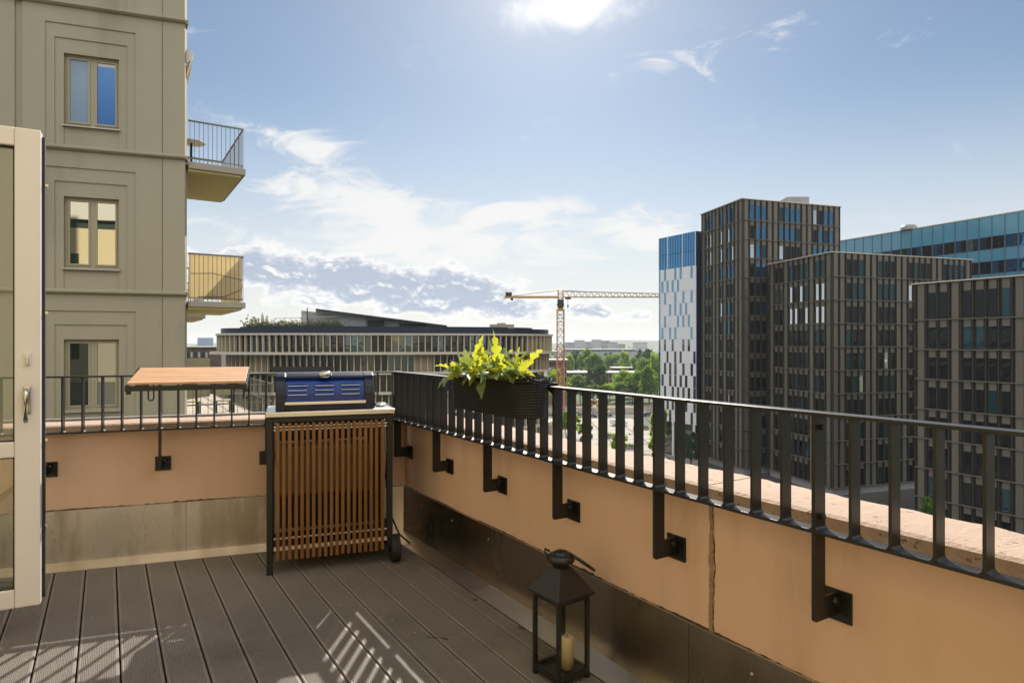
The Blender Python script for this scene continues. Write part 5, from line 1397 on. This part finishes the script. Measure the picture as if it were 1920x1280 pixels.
def person(px, d, label, top, legs, rz):
    x, y = at(px, d)
    me = bpy.data.meshes.new('person')
    V = [(0, 0, .92), (0, 0, 1.18), (0, 0, 1.42), (0, 0, 1.52), (0, .0, 1.66), (-.10, 0, .88), (-.12, .10, .48), (-.12, .02, .06), (-.12, .14, .04), (.10, 0, .88), (.12, -.08, .50), (.13, -.22, .08), (.13, -.10, .04), (-.19, 0, 1.40), (-.25, .04, 1.12), (-.22, .18, .92), (.19, 0, 1.40), (.25, -.06, 1.13), (.24, .02, .88)]
    E = [(0, 1), (1, 2), (2, 3), (3, 4), (0, 5), (5, 6), (6, 7), (7, 8), (0, 9), (9, 10), (10, 11), (11, 12), (2, 13), (13, 14), (14, 15), (2, 16), (16, 17), (17, 18)]
    rad = [.15, .14, .16, .06, .10, .10, .07, .05, .045, .10, .07, .05, .045, .07, .05, .04, .07, .05, .04]
    me.from_pydata(V, E, []); o = bpy.data.objects.new('person', me); COL.objects.link(o); o.location = (x, y, G+.03); o.rotation_euler = (0, 0, rz)
    sk = o.modifiers.new('skin', 'SKIN'); ly = me.skin_vertices[0] if me.skin_vertices else None
    if not ly:
        bm_ = __import__('bmesh').new(); bm_.from_mesh(me); bm_.verts.layers.skin.verify(); bm_.to_mesh(me); bm_.free(); ly = me.skin_vertices[0]
    for i, r_ in enumerate(rad): ly.data[i].radius = (r_, r_*.8)
    ly.data[0].use_root = True
    o.modifiers.new('sub', 'SUBSURF').levels = 1; o.modifiers['sub'].render_levels = 1
    m = bpy.data.materials.new('clothes'); m.use_nodes = True; t = m.node_tree; bsd = t.nodes['Principled BSDF']
    tcn = t.nodes.new('ShaderNodeTexCoord'); sp_ = t.nodes.new('ShaderNodeSeparateXYZ'); cr_ = t.nodes.new('ShaderNodeValToRGB'); mr = t.nodes.new('ShaderNodeMath'); mr.operation = 'DIVIDE'; mr.inputs[1].default_value = 1.8
    t.links.new(tcn.outputs['Object'], sp_.inputs[0]); t.links.new(sp_.outputs[2], mr.inputs[0]); t.links.new(mr.outputs[0], cr_.inputs[0]); t.links.new(cr_.outputs[0], bsd.inputs['Base Color'])
    el = cr_.color_ramp; el.interpolation = 'CONSTANT'; el.elements[0].color = (*legs, 1); el.elements[1].position = .52; el.elements[1].color = (*top, 1)
    e3 = el.elements.new(.83); e3.color = (.45, .28, .2, 1); e4 = el.elements.new(.95); e4.color = (.05, .03, .02, 1)
    me.materials.append(m); tag(o, label, 'person', 'people crossing the plaza')
person(1195, 166, 'person in dark clothes walking across the pale plaza', (.03, .03, .035), (.03, .03, .04), .6)
person(1188, 181, 'person in a pale top and dark trousers farther across the plaza', (.5, .48, .45), (.04, .04, .06), 2.2)

# ------------------------------------------------------------------ air
hzb = MB().box(-4200, 4200, -400, 4300, G-1, 45)
mh = bpy.data.materials.new('thin_haze'); mh.use_nodes = True; t = mh.node_tree
for n_ in list(t.nodes): t.nodes.remove(n_)
vo = t.nodes.new('ShaderNodeVolumePrincipled'); vo.inputs['Density'].default_value = .00010; vo.inputs['Color'].default_value = (.86, .92, 1, 1); vo.inputs['Anisotropy'].default_value = .3
ou = t.nodes.new('ShaderNodeOutputMaterial'); t.links.new(vo.outputs[0], ou.inputs['Volume'])
HAZE = True
if HAZE:
    o = hzb.build('haze', mh); tag(o, 'pale summer haze over the city', 'haze', kind='stuff')
